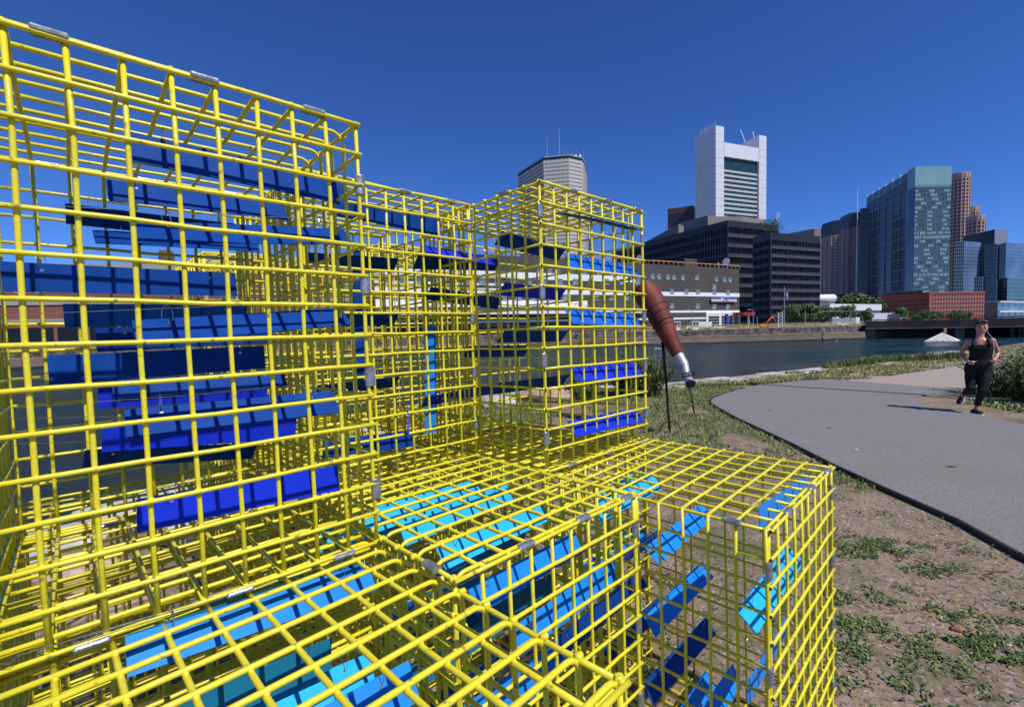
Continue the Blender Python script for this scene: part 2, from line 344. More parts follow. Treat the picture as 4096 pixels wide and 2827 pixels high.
def cage(o, rv, dims, rad, label, bend=None, clips=(), rim=False):
    nu, nv, nz = dims
    Q = Matrix.Rotation(Vector(rv).length, 3, Vector(rv)) if Vector(rv).length > 0 else Matrix.Identity(3)
    M = Matrix.Translation(cw(*o)) @ (MC @ Q).to_4x4()
    root = empty('wire_cage', None, M); tag(root, label, 'wire cage', 'stacked yellow wire cages')
    g = 0.80*rad; P0 = -0.09*CL; U1 = nu*CL; V1 = nv*CL; Z1 = nz*CL
    def rd(par, axis, n_, loc):
        loc = Vector(loc)+Vector([random.uniform(-.0007,.0007) for _ in range(3)])
        link('rod', rod_mesh(axis, n_, rad, rim and axis=='x', random.randrange(4)), None, root, Matrix.Translation(loc+par))
    def panel(kind, a, b_, loc):
        o = link('weld_joints', beads(kind, a, b_, rad), None, root, Matrix.Translation(loc)); o['kind'] = 'stuff'; return Vector(loc)
    for v, s in ((P0,-1),(V1-P0,1)):
        p = panel('v', nu, nz, (0,v,0)); 
        for k in range(nz+1): rd(p,'x',nu,(0,s*g,k*CL))
        for k in range(nu+1): rd(p,'z',nz,(k*CL,-s*g,0))
    for side, u, s in (('left',P0,-1),('right',U1-P0,1)):
        p = panel('u', nv, nz, (u,0,0)); inn = (bend == side)
        for k in range(nz+1-(1 if inn else 0)): rd(p,'y',nv,(-s*g,0,k*CL))
        if not inn:
            for k in range(nv+1): rd(p,'z',nz,(s*g,k*CL,0))
    for z, s in ((Z1-P0*.3,1),(P0*.3,-1)):
        p = panel('z', nu, nv, (0,0,z))
        for k in range(nv+1):
            if s == 1 and bend: link('rod', bent_mesh(nu,nz,rad,bend), None, root, Matrix.Translation(p+Vector((0,k*CL,-Z1+g))))
            else: rd(p,'x',nu,(0,k*CL,s*g))
        for k in range(nu+1): rd(p,'y',nv,(k*CL,0,-s*g))
    cm = clip_mesh(); E_ = {'fr':('z',U1-P0*.6,P0*.8),'fl':('z',P0*.6,P0*.8),'ft':('x',P0*.6,Z1-P0*.4),'fb':('x',P0*.8,P0*.6),'bt':('x',V1-P0*.6,Z1-P0*.4),'br':('z',U1-P0*.6,V1-P0*.8),'lt':('y',P0*.6,Z1-P0*.4),'rt':('y',U1-P0*.6,Z1-P0*.4),'bb':('x',V1-P0,P0)}
    for ed, ks in clips:
        ax, a, b_ = E_[ed]
        for k in ks:
            k = (k+.42)*CL
            if ax == 'z': Mx = Matrix.Translation((a,b_,k)) @ Matrix.Rotation(R(0),4,'Z')
            elif ax == 'x': Mx = Matrix.Translation((k,a,b_)) @ Matrix.Rotation(R(90),4,'Y') @ Matrix.Rotation(R(90+random.uniform(-12,12)),4,'Z')
            else: Mx = Matrix.Translation((a,k,b_)) @ Matrix.Rotation(R(90),4,'X') @ Matrix.Rotation(R(random.uniform(-12,12)),4,'Z')
            link('metal_clip', cm, None, root, Mx)
    return root
SP = 14.25
K = {}
K['L'] = cage((-18.35,-.272,.028),(-.010,.004,-.021),(9,10,14),.0050,'tall yellow wire cage at the far left, nearest and largest, full of cobalt slats','right',(('ft',(1.3,4.3,7.2)),('fr',(11.6,8.3,5.2,1.4)),('fb',(1.3,4.4,7.4)),('bt',(1,4,7)),('bb',(2,5))))
K['B'] = cage((-9.05,5.503,.153),(.0026,.0055,-.0176),(9,10,14),.0050,'tall yellow wire cage set back between the big left cage and the corner tower',None,(('ft',(1.5,4.6,7.4)),('fr',(12.5,7.4,4.3,1.4)),('fb',(2,5,7.3))))
K['T'] = cage((.128,.133,.12),(.0014,.0107,-.0182),(9,10,14),.0052,'tall yellow wire cage forming the right corner tower in front of the banded skyscraper','left',(('fl',(12.2,8.3,5.0,1.2)),('ft',(2,5,8)),('fr',(11.9,7.2,4.2,1.3)),('fb',(1.3,4.6,7.8)),('lt',(2,))),True)
K['N'] = cage((-18.17,-10.173,-.172-14),(-.0076,0,.011),(9,10,14),.0057,'low yellow wire cage in the nearest foreground with a rounded top right edge','right',(('bt',(4,)),))
K['M'] = cage((-9.32,-4.82,.14-14),(-.0034,.0013,-.0114),(9,10,14),.0053,'low yellow wire cage in the middle, bright cyan slats just under its top','left',(('ft',(2.3,5.2,8.0)),('fr',(12.2,8.2,5.0)),('lt',(.6,))))
K['R'] = cage((.691,-9.571,-.268-14),(.0098,-.0198,.004),(9,10,14),.0050,'low yellow wire cage at the right beside the gravel and the asphalt path','right',(('ft',(1.6,4.8,7.6)),('fl',(12.2,8.4,5.0)),('fr',(12.4,9,5.8,2.6)),('lt',(.7,))),True)
cage((-18.3,.15,-.12-SP),(0,0,-.01),(9,10,14),.0049,'low yellow wire cage directly under the tall far left cage')
cage((-9.1,5.6,-.1-SP),(0,0,-.012),(9,10,14),.0049,'low yellow wire cage directly under the tall set back middle cage')
cage((.2,.25,-.1-SP),(0,0,-.015),(9,10,14),.0050,'low yellow wire cage directly under the right corner tower',None,(('fl',(9,5)),))
cage((-18.4,10.4,-14.2),(0,0,-.015),(9,6,14),.0049,'low yellow wire cage at the rear left with open water showing over its top')
cage((.25,10.5,-14.2),(0,0,-.015),(9,6,14),.0050,'low yellow wire cage at the rear right behind the corner tower base')
cage((-8.2,27,0),(0,0,.01),(9,10,14),.0049,'upper yellow wire cage farthest back, seen through the tall far left cage')
cage((-8.2,27,-14.2),(0,0,.01),(9,10,14),.0049,'low yellow wire cage farthest back, under the rearmost upper cage')
cage((-9.1,16.0,-14.3),(0,0,-.012),(9,10,14),.0049,'low yellow wire cage at the rear middle, just behind the tall set back cage')
cage((1.2,17.2,0.05),(0,0,.02),(9,9,14),.0046,'upper yellow wire cage seen through the left side of the corner tower, behind it')
cage((1.2,17.2,-14.2),(0,0,.02),(9,9,14),.0046,'low yellow wire cage behind the corner tower, under the rear upper cage')

# slats: cage, u v z of the left end of the top edge, u z of the right end, swing angle, paint, how it looks
PK = [
 ('L', -15.17, 1.6, 12.8, -8.83, 12.59, -16, 'cob'),
 ('L', -15.26, 6.5, 12.73, -9.32, 12.86, -29, 'cob'),
 ('L', -16.29, 8.8, 12.25, -10.69, 12.26, 50, 'cob'),
 ('L', -15.55, 9.3, 11.48, -9.75, 11.72, -48, 'cob'),
 ('L', -15.17, 1.8, 10.37, -8.83, 10.95, -42, 'cob'),
 ('L', -17.95, 6.6, 9.66, -11.35, 9.69, -4, 'cob'),
 ('L', -16.56, 8.6, 8.51, -10.44, 8.61, 30, 'cob'),
 ('L', -15.67, 9.4, 7.63, -9.27, 7.74, 8, 'cob'),
 ('L', -15.28, 1.9, 7.57, -9.03, 8.02, -45, 'cob'),
 ('L', -17.06, 6.2, 6.63, -10.56, 6.67, -5, 'cob'),
 ('L', -15.38, 8.2, 5.59, -9.18, 5.53, -33, 'cob'),
 ('L', -15.72, 9.4, 5.4, -9.53, 5.05, 7, 'roy'),
 ('L', -15.55, 2.2, 5.01, -9.41, 4.9, -35, 'cob'),
 ('L', -15.82, 6.2, 4.18, -9.41, 3.49, 5, 'roy'),
 ('L', -16.26, 8.9, 3.01, -10.32, 2.15, 35, 'cob'),
 ('L', -15.4, 2.4, 2.31, -9.34, 1.98, -9, 'roy'),
 ('B', -7.06, 6.6, 13.63, -0.91, 13.37, 1, 'cob'),
 ('B', -7.25, 10.5, 11.57, -1.36, 11.73, 44, 'cob'),
 ('B', -6.92, 10.8, 8.31, -1.35, 8.36, 44, 'cob'),
 ('B', -6.74, 10.8, 4.4, -1.5, 4.46, 44, 'cob'),
 ('B', -7.02, 9.5, 1.58, -1.53, 1.14, -6, 'cob'),
 ('B', -2.43, 6.2, 11.74, 2.4, 11.57, -46, 'roy'),
 ('B', -1.85, 7.6, 11.44, 4.53, 11.77, 44, 'cob'),
 ('B', -0.67, 8.2, 9.77, 5.18, 9.26, 44, 'cob'),
 ('B', 0.12, 5.8, 6.22, 5.19, 6.03, 44, 'cob'),
 ('T', 1.91, 4.6, 12.72, 7.6, 12.24, 44, 'cob'),
 ('T', 1.98, 4.6, 9.78, 7.53, 9.64, 44, 'roy'),
 ('T', 1.77, 4.6, 7.0, 7.53, 6.86, 44, 'cob'),
 ('T', 0.52, 3.8, 4.16, 6.57, 4.08, 44, 'cob'),
 ('T', -1.29, 8.3, 3.3, 4.9, 3.46, 44, 'roy'),
 ('T', 1.78, 0.4, 12.9, 8.64, 12.96, -78, 'cob'),
 ('T', 2.34, 0.4, 10.87, 9.25, 10.65, -30, 'cer'),
 ('T', 2.3, 0.4, 7.97, 9.03, 7.69, -33, 'cer'),
 ('T', 2.66, 0.4, 4.98, 9.09, 4.7, -33, 'roy'),
 ('T', 2.18, 0.4, 2.11, 8.94, 1.86, -38, 'roy'),
 ('M', -9.64, 3.4, -0.6, -3.44, -0.58, -45, 'cya'),
 ('M', -7.18, 4.4, -0.81, -0.98, -0.99, -50, 'cya'),
 ('M', -6.93, 2.2, -1.0, -0.71, -0.8, -31, 'cya'),
 ('M', -9.68, 3.6, -0.68, -3.5, -1.2, -7, 'cya'),
 ('M', -5.4, 2.2, -3.56, 0.68, -3.6, 27, 'azu'),
 ('M', -6.17, -0.6, -4.22, -0.51, -4.62, -5, 'shaded_teal'),
 ('M', -4.75, -4.2, -4.21, 1.19, -3.97, 0, 'cob'),
 ('M', 3.16, 0.8, -6.1, 9.61, -5.69, -50, 'azu'),
 ('M', 2.55, 0.7, -8.82, 9.18, -8.71, -47, 'cob'),
 ('R', 2.81, -3.6, -3.62, 9.07, -3.25, -44, 'azu'),
 ('R', 2.2, -3.8, -6.69, 8.53, -6.33, -38, 'azu'),
 ('R', 1.29, -4.2, -9.11, 7.98, -9.06, -30, 'cob'),
 ('R', 3.29, -3.4, -13.94, 9.46, -13.34, -40, 'azu'),
 ('R', 1.5, -9.1, -0.01, 7.98, -0.35, -4, 'azu'),
 ('R', 1.48, -8.3, -4.27, 7.77, -3.84, -50, 'cya'),
 ('R', 3.2, -7.9, -8.35, 9.0, -7.71, 0, 'azu'),
 ('R', 4.55, 0.9, -2.42, 10.55, -2.34, -50, 'cya'),
 ('N', -16.05, -0.6, -0.19, -9.76, -0.7, -47, 'azu'),
 ('N', -15.99, -0.4, -0.25, -9.8, -0.57, 0, 'shaded_teal'),
 ('N', -16.87, -1.0, -2.02, -11.28, -2.35, 0, 'shaded_teal'),
 ('N', -16.04, -0.5, -3.13, -9.88, -3.8, -50, 'cya'),
 ('N', -10.62, -1.2, -4.56, -4.43, -4.39, 0, 'shaded_teal'),
 ('N', -11.92, -4.2, -4.56, -5.72, -4.48, -17, 'azu'),
 ('N', -17.2, -6.5, -5.2, -11.0, -5.36, -20, 'azu'),
 ('N', -16.6, -3.0, -7.4, -10.4, -7.37, 20, 'azu'),
 ('N', -16.9, -7.5, -9.0, -10.7, -9.08, -35, 'cya'),
 ('N', -16.8, -5, -11.2, -10.6, -11.14, -10, 'shaded_teal'),
 ('N', -17.3, -8.8, -6.4, -11.1, -6.32, 15, 'azu'),
 ('M', -8.2, -2.2, -6.2, -2.0, -6.46, -30, 'azu'),
 ('M', -8.0, 1.6, -8.4, -1.8, -8.69, 25, 'cob'),
 ('M', -7.6, -3.6, -8.6, -1.4, -8.4, -20, 'azu'),
 ('M', -7.9, -0.8, -10.6, -1.7, -10.74, -30, 'cya'),
 ('M', -7.4, 3.8, -5.4, -1.2, -5.56, 20, 'azu'),
 ('M', -8, -3.9, -11.6, -1.8, -11.3, 10, 'cob'),
 ('R', 2.0, -1.4, -5.0, 8.2, -5.02, 18, 'cob'),
 ('R', 1.6, -5.6, -11.2, 7.8, -11.0, -30, 'azu'),
 ('R', 2.4, -1.2, -9.2, 8.6, -9.21, -20, 'cob'),
 ('M', -6.4, 0.3, -1.6, -0.2, -1.5, -38, 'cya'),
 ('M', -6.6, -1.9, -2.4, -0.4, -2.3, -30, 'azu'),
 ('M', -6.2, -3.6, -3.4, 0.0, -3.2, -25, 'azu'),
 ('R', 1.0, -1.6, -1.6, 7.2, -1.5, -40, 'cya'),
 ('N', -16.8, -4.4, -1.6, -10.6, -1.8, -35, 'azu'),
 ('N', -15.8, -7.2, -2.6, -9.6, -2.7, -30, 'cya'),
]
POS = ['topmost','second','third','fourth','fifth','sixth','seventh','eighth','ninth','tenth','eleventh','twelfth','thirteenth','fourteenth','fifteenth','sixteenth','seventeenth','eighteenth','nineteenth']
CN = {'cob':'cobalt blue','roy':'royal blue','azu':'azure blue','cya':'bright cyan','cer':'bright blue','shaded_teal':'shaded_teal'}
WHERE = {'L':'inside the tall far left cage','B':'inside the tall set back middle cage','T':'inside the right corner tower cage','M':'inside the low middle cage','R':'inside the low right cage','N':'inside the low foreground cage'}
cnt = {}
HOLE = mat('hole_rivet', (0.5,0.5,0.48), 0.25, 1.0, 0.1, 20)
ring = MB()
pr = [(0, .020*math.sin(a)*1.0, .016+.022*math.cos(a)) for a in [2.5*k/12*2-2.5 for k in range(13)]]
ring.tube([(0.0,p[1],p[2]) for p in pr], .0009, 5); ring_me = ring.mesh('wire_ring', [STEEL])
riv = MB(); riv.tube([(0,-.0022,-.010),(0,.0022,-.010)], .0042, 8); riv_me = riv.mesh('eyelet', [HOLE])
def wire(par, a, b_, r=.0009):
    m_ = (a+b_)/2; q = MB(); d = (b_-a).normalized()
    q.tube([a-Vector((0,0,.006)), a, a+d*.02+Vector((0,0,-.010)), a+d*.03, m_+Vector((0,0,-.004)), b_-d*.03, b_-d*.02+Vector((0,0,-.010)), b_], r, 5)
    o = q.build('support_wire', STEEL, None); o.parent = par; o.matrix_parent_inverse = par.matrix_world.inverted(); return o
PK.sort(key=lambda p: (p[0], -p[3]))
tot = {}
for p in PK: tot[p[0]] = tot.get(p[0],0)+1
bpy.context.view_layer.update()
for cg, u0, v0, z0, u1, z1, ang, colr in PK:
    i = cnt.get(cg,0); cnt[cg] = i+1
    a = cw(u0,v0,z0); b_ = cw(u1,v0,z1); d = b_-a; L = d.length; ex = d.normalized()
    ez = (MC @ Vector((0,0,1))); ey = ez.cross(ex).normalized(); ez = ex.cross(ey)
    M0 = Matrix((ex,ey,ez)).transposed().to_4x4()
    M = Matrix.Translation((a+b_)/2) @ M0 @ Matrix.Rotation(R(ang),4,'X')
    wd = .95*CL; th = .0011; q = MB(); nn = 8; cv = random.uniform(-.004,.004); tw = random.uniform(-.03,.03)
    vs = []
    for s in range(nn+1):
        x = -L/2+L*s/nn; bow = cv*(1-(2*s/nn-1)**2); tt = tw*(2*s/nn-1)
        for (yy,zz) in ((-th,0.009),(th,0.009),(th,-wd+.009),(-th,-wd+.009)): vs.append((x, yy+bow+tt*(zz), zz))
    fs = [(s*4+j, (s+1)*4+j, (s+1)*4+(j+1)%4, s*4+(j+1)%4) for s in range(nn) for j in range(4)]+[(0,1,2,3),(nn*4+3,nn*4+2,nn*4+1,nn*4)]
    q.add(vs, fs); o = q.build('metal_slat', PL[colr]); o.matrix_world = M
    me = o.data; me.validate()
    word = 'lowest' if i == tot[cg]-1 else POS[i]
    look = {'L':'','B':'','T':'','M':'','R':'','N':''}[cg]
    word = word if word in ('lowest','topmost') else word+' from top'
    tag(o, f'{CN[colr]} metal slat, {word}, {WHERE[cg]}', 'slat', 'painted metal slats hung in the cages')
    for s in (-1, 1):
        x = s*L*.36
        r_ = link('wire_ring', ring_me, None, o, Matrix.Translation((x,0,0)) @ Matrix.Rotation(R(-ang+random.uniform(-20,20)),4,'X') @ Matrix.Rotation(R(random.uniform(-35,35)),4,'Z'))
        link('eyelet', riv_me, None, o, Matrix.Translation((x,0,0)))
    cu = {'L':(-18.35,-9.2),'B':(-9.1,0),'T':(0,9.1),'M':(-9.3,-.2),'R':(.6,9.8),'N':(-18.2,-9)}[cg]
    sl = (z1-z0)/(u1-u0)
    wz = .42
    wire(K[cg], cw(cu[0], v0, z0+wz+sl*(cu[0]-u0)), cw(cu[1], v0, z0+wz+sl*(cu[1]-u0)))
# one slat that has swung round end-on in the set back cage
a = cw(-4.6,5.1,3.6); q = MB(); q.obox((0,0,0),(.085,0,0),(0,.0012,0),(0,0,.042)); o = q.build('metal_slat', PL['roy'])
o.matrix_world = Matrix.Translation(cw(-4.35,5.3,2.6)) @ MC.to_4x4() @ Matrix.Rotation(R(58),4,'Z') @ Matrix.Rotation(R(-52),4,'Y')
tag(o, 'short royal blue slat swung crosswise low in the front of the set back cage', 'slat', 'painted metal slats hung in the cages')
for (u,v,z,hh,colr,lab) in ((-0.4,9.0,4.3,6.6,'azu','azure blue slat standing on end behind the left side of the corner tower'),(-2.6,13.6,8.2,9.0,'cob','narrow cobalt slat standing on end deep inside the set back cage')):
    q = MB(); q.obox((0,0,0),(.030,0,0),(0,.0012,0),(0,0,hh*CL/2)); o = q.build('metal_slat', PL[colr]); o.matrix_world = Matrix.Translation(cw(u,v,z)) @ MC.to_4x4() @ Matrix.Rotation(R(-8),4,'Z') @ Matrix.Rotation(R(3),4,'Y')
    tag(o, lab, 'slat', 'painted metal slats hung in the cages')

# ------------------------------------------------------------------ ground cover, stones
def inpoly(x, y, poly):
    c = np.zeros(len(x), bool); n_ = len(poly)
    for i in range(n_):
        x1, y1 = poly[i][:2]; x2, y2 = poly[(i+1)%n_][:2]
        k = ((y1 > y) != (y2 > y)); c ^= k & (x < (x2-x1)*(y-y1)/((y2-y1) if y2 != y1 else 1e-9)+x1)
    return c
PATHP = [(a,b_) for a,b_ in L_]+[(a,b_) for a,b_ in R_]
def vnoise(x, y, s, seed=0):
    r_ = np.random.default_rng(seed); G = r_.random((64,64)); u = x*s; v = y*s
    i = np.floor(u).astype(int); j = np.floor(v).astype(int); fu = u-i; fv = v-j; fu = fu*fu*(3-2*fu); fv = fv*fv*(3-2*fv)
    g_ = lambda a, b_: G[a%64, b_%64]
    return (g_(i,j)*(1-fu)+g_(i+1,j)*fu)*(1-fv)+(g_(i,j+1)*(1-fu)+g_(i+1,j+1)*fu)*fv
def fbm(x, y, s, seed=0): return (vnoise(x,y,s,seed)+.5*vnoise(x,y,s*2.1,seed+1)+.25*vnoise(x,y,s*4.3,seed+2))/1.75
LANDP = SHORE+[(1500,-1500),(-60,-1500)]
def ok_ground(x, y): return inpoly(x, y, LANDP) & ~inpoly(x, y, PATHP)

# pebbles: many small six-sided stones in one mesh
PEB = [mat('pebble_grey',(0.16,0.16,0.17),0.8,0,0.35,30), mat('pebble_tan',(0.36,0.27,0.19),0.8,0,0.3,30), mat('pebble_pale',(0.50,0.46,0.42),0.75,0,0.2,30), mat('pebble_red',(0.27,0.13,0.085),0.8,0,0.3,30)]
n_ = 26000; x = rng.uniform(-3.4,7.0,n_); y = 0.7+9*rng.random(n_)**1.7
keep = ok_ground(x,y) & (rng.random(n_) < np.clip(1.25-fbm(x,y,1.1,5)*.9,.1,1)); x = x[keep]; y = y[keep]; n_ = len(x)
sz = 0.0025+0.008*rng.random(n_)**3.2+ (rng.random(n_)<.012)*rng.uniform(.006,.018,n_)
base = np.array([[1,0,0],[.5,.87,0],[-.5,.87,0],[-1,0,0],[-.5,-.87,0],[.5,-.87,0],[.3,.1,.62],[-.35,-.05,.55]])
th = rng.uniform(0,6.28,n_); asp = rng.uniform(.55,1,n_)
B = base[None]*(1+rng.uniform(-.25,.25,(n_,8,3))); bx = B[:,:,0]*sz[:,None]; by = B[:,:,1]*(sz*asp)[:,None]; bz = B[:,:,2]*sz[:,None]
V = np.stack([x[:,None]+bx*np.cos(th)[:,None]-by*np.sin(th)[:,None], y[:,None]+bx*np.sin(th)[:,None]+by*np.cos(th)[:,None], bz-.0005], -1).reshape(-1,3)
T_ = np.array([[0,1,6],[1,2,6],[2,7,6],[2,3,7],[3,4,7],[4,5,7],[5,6,7],[5,0,6]])
Fa = (T_[None]+8*np.arange(n_)[:,None,None]).reshape(-1,3)
mi = np.repeat(rng.choice(4, n_, p=[.42,.36,.12,.10]), 8)
ob = link('pebbles', face_np(V, Fa, 'pebbles', PEB, mi)); tag(ob, 'loose grey and tan pebbles strewn over the gravelly soil', 'gravel', kind='stuff')

GRN = [mat('leaf_mid',(0.075,0.125,0.026),0.55,0,0.3,20), mat('leaf_bright',(0.15,0.22,0.045),0.5,0,0.25,20), mat('leaf_dark',(0.028,0.060,0.014),0.6,0,0.3,20), mat('leaf_dry',(0.33,0.25,0.11),0.8,0,0.3,20)]
GRA = [mat('blade_mid',(0.11,0.165,0.035),0.6,0,0.3,3), mat('blade_bright',(0.20,0.27,0.06),0.6,0,0.25,3), mat('blade_dark',(0.055,0.09,0.022),0.6,0,0.3,3), mat('blade_dry',(0.40,0.31,0.15),0.8,0,0.3,3)]
def leaves(x, y, z, h, wd, lean, probs, name, curl=0.3, up=1.0):
    """one folded blade or leaf of two quads per point"""
    n_ = len(x); a = rng.uniform(0,6.28,n_); dx = np.cos(a); dy = np.sin(a); ln = lean*rng.uniform(.2,1,n_)
    px, py = -dy*wd/2, dx*wd/2
    P = np.stack([x,y,z],-1); S = np.stack([px,py,np.zeros(n_)],-1)
    m1 = P+np.stack([dx*h*ln*.45, dy*h*ln*.45, h*.55*up],-1); t1 = P+np.stack([dx*h*ln, dy*h*ln, h*(up-curl*ln)],-1)
    V = np.stack([P-S*.6,P+S*.6,m1+S,m1-S,t1+S*.15,t1-S*.15],1).reshape(-1,3)
    F4 = (np.array([[0,1,2,3],[3,2,4,5]])[None]+6*np.arange(n_)[:,None,None]).reshape(-1,4)
    return face_np(V, F4, name, GRA if name in ('grass','grass2','dry','grass_tuft') else GRN, np.repeat(rng.choice(4,n_,p=probs),2))
# mown-looking weeds and grass between the wall and the path
n_ = 110000; x = rng.uniform(-2.0,6.0,n_); y = rng.uniform(4.4,12.7,n_)
dens = fbm(x,y,.9,11)+.12*np.clip((y-6.8)/4,-.6,1); fine = fbm(x,y,5,14)
dp = inpoly(x+.12,y,PATHP)|inpoly(x+.28,y+.1,PATHP)
k = ok_ground(x,y)&(((dens>.45)&(fine>.34))|((dp)&(fine>.52)&(y>5))); x=x[k];y=y[k]; n_=len(x)
h = rng.uniform(.022,.062,n_)*(1+.5*(y>9))
ob = link('grass', leaves(x,y,np.zeros(n_),h,rng.uniform(.005,.013,n_)[:,None][:,0],1.1,[.42,.40,.12,.06],'grass')); tag(ob,'short patchy grass and weeds between the cages and the seawall','grass',kind='stuff')
# low weeds on the gravel (patches read off the picture)
PT = [(3560,2215,.34,1),(3480,2190,.20,1),(3640,2260,.22,.9),(3300,2365,.17,1),(3390,2375,.16,.8),(3330,2130,.12,.8),(3420,2170,.13,.8),(3620,2390,.17,1),(3720,2450,.18,.9),(3800,2440,.12,.7),(3450,2500,.13,.8),
 (3870,2590,.20,1),(3960,2620,.22,1),(4060,2570,.26,1.1),(3420,2540,.18,.6),(3530,2610,.16,.8),(3680,2580,.16,.6),(3280,2480,.17,.8),(3250,2760,.16,.8),(3400,2620,.15,.7),(3720,2740,.18,.6),(3600,2720,.15,.5),(3900,2740,.12,.8),(3850,2200,.18,.5),
 (3760,2100,.14,.4),(3980,2310,.15,.4),(4050,2430,.12,.5),(3350,1990,.12,.5),(3500,2060,.14,.4),(3390,1930,.1,.5),(2950,1790,.22,.8),(2880,1800,.25,.8),(2760,1660,.25,1),(2990,1740,.14,.5),
 (400,2700,.14,1),(250,2600,.15,1),(560,2720,.12,.8),(900,2440,.14,.8),(1250,2500,.12,.7),(2650,2300,.14,.5),(2750,2350,.14,.6),(2480,2100,.2,.6),(2700,2560,.1,.7),(2620,2700,.12,.8),(3350,2800,.15,1)]
X=[];Yy=[];Zs=[]
for (px,py,r_,d_) in PT:
    c0 = at_z(px,py); m_ = int(2700*r_*r_*d_*4); a = rng.uniform(0,6.28,m_); q_ = r_*np.sqrt(rng.random(m_))*(.6+.8*vnoise(a,a*0,1.3,int(px)))
    X.append(c0.x+q_*np.cos(a)*1.25); Yy.append(c0.y+q_*np.sin(a)*.8)
x=np.concatenate(X);y=np.concatenate(Yy); k=ok_ground(x,y)&(fbm(x,y,9,21)>.45); x=x[k];y=y[k];n_=len(x)
ob = link('weeds', leaves(x,y,rng.uniform(0,.018,n_),rng.uniform(.012,.034,n_),rng.uniform(.006,.014,n_),1.5,[.46,.24,.26,.04],'weeds',.5,.7)); tag(ob,'low dark green weeds creeping in patches over the gravel','weeds',kind='stuff')
n_ = 16000; x = rng.uniform(-3,7,n_); y = 0.8+8*rng.random(n_)**1.3; k = ok_ground(x,y)&(fbm(x,y,3,31)>.60); x=x[k];y=y[k];n_=len(x)
ob = link('weeds', leaves(x,y,np.zeros(n_),rng.uniform(.008,.026,n_),rng.uniform(.004,.009,n_),1.5,[.4,.2,.2,.2],'sparse',.5,.7)); tag(ob,'sparse sprigs of weed scattered thinly across the whole gravel area','weeds',kind='stuff')
fl = [mat('yellow_petals',(0.8,0.6,0.02),0.6)]
fq = MB()
for i in range(60):
    px,py,r_,d_ = random.choice(PT[:12]); c0 = at_z(px,py); fq.ball((c0.x+random.gauss(0,r_*.6),c0.y+random.gauss(0,r_*.5),.035),(.005,.005,.003),0,5,3)
ob = fq.build('wildflowers', fl[0]); tag(ob,'tiny yellow flowers dotted through the weeds on the gravel','flowers',kind='stuff')
# lush green behind the runner and the dry strip along the bank
RB = [(8.6,8.9),(10.3,10.7),(13,12.4),(18,13),(18,6),(9.3,6.6),(9.0,8.0)]
n_ = 26000; x = rng.uniform(8.4,14,n_); y = rng.uniform(6.5,12.5,n_); k = inpoly(x,y,RB)&(fbm(x,y,1.3,41)+.13*(x-9.4)>.50)&(x>8.9+.25*(y-8)**2*0); x=x[k];y=y[k];n_=len(x)
ob = link('grass', leaves(x,y,np.zeros(n_),rng.uniform(.03,.11,n_),rng.uniform(.012,.03,n_),1.1,[.45,.33,.18,.04],'grass2')); tag(ob,'rough green grass at the foot of the bush beside the runner','grass',kind='stuff')
n_ = 30000; t = rng.uniform(0,1,n_); sx = np.array([p_[0] for p_ in SHORE[9:15]]); sy = np.array([p_[1] for p_ in SHORE[9:15]]); tt = t*4.2
x = np.interp(tt,np.arange(6),sx); y = np.interp(tt,np.arange(6),sy); off = rng.uniform(.25,2.3,n_)*np.clip((x-3)/6,.25,1); x = x+off*.45; y = y-off*.9
k = ok_ground(x,y)&(fbm(x,y,1.8,51)>.42); x=x[k];y=y[k];n_=len(x)
ob = link('dry_grass', leaves(x,y,np.zeros(n_),rng.uniform(.03,.13,n_),rng.uniform(.012,.03,n_),1.4,[.26,.20,.06,.48],'dry')); tag(ob,'straw coloured dry grass along the top of the bank between path and water','dry grass',kind='stuff')
gt = None
TU = [(3318,1478,.20),(3345,1474,.26),(3395,1468,.30),(3430,1464,.27),(3475,1460,.30),(3515,1457,.34),(3560,1452,.30),(3600,1449,.32),(3640,1447,.27),(3690,1443,.34),(3740,1440,.30),(3790,1438,.34),(3830,1435,.32),(3180,1500,.14)]
for i,(px,py,hh) in enumerate(TU):
    c0 = at_z(px,py); m_=260; a=rng.uniform(0,6.28,m_); q_=.28*np.sqrt(rng.random(m_))
    me = leaves(q_*np.cos(a),q_*np.sin(a)*.7,np.zeros(m_),hh*rng.uniform(.6,1.25,m_),rng.uniform(.012,.024,m_),.55,[.42,.46,.04,.08],'grass_tuft')
    o = link('grass_tuft', me); o.location = c0
    ORD=['first','second','third','fourth','fifth','sixth','seventh','eighth','ninth','tenth','eleventh','twelfth','thirteenth']
    lab = 'short lone green grass tuft at the start of the dry strip, nearest the granite cap' if px==3180 else ('bright green grass tuft closest to the runner on the bank edge' if px==3830 else ORD[i]+' green grass tuft from the left in the row on the bank edge')
    tag(o, lab, 'grass tuft', 'green grass tufts along the bank edge' if 'row' in lab else None)

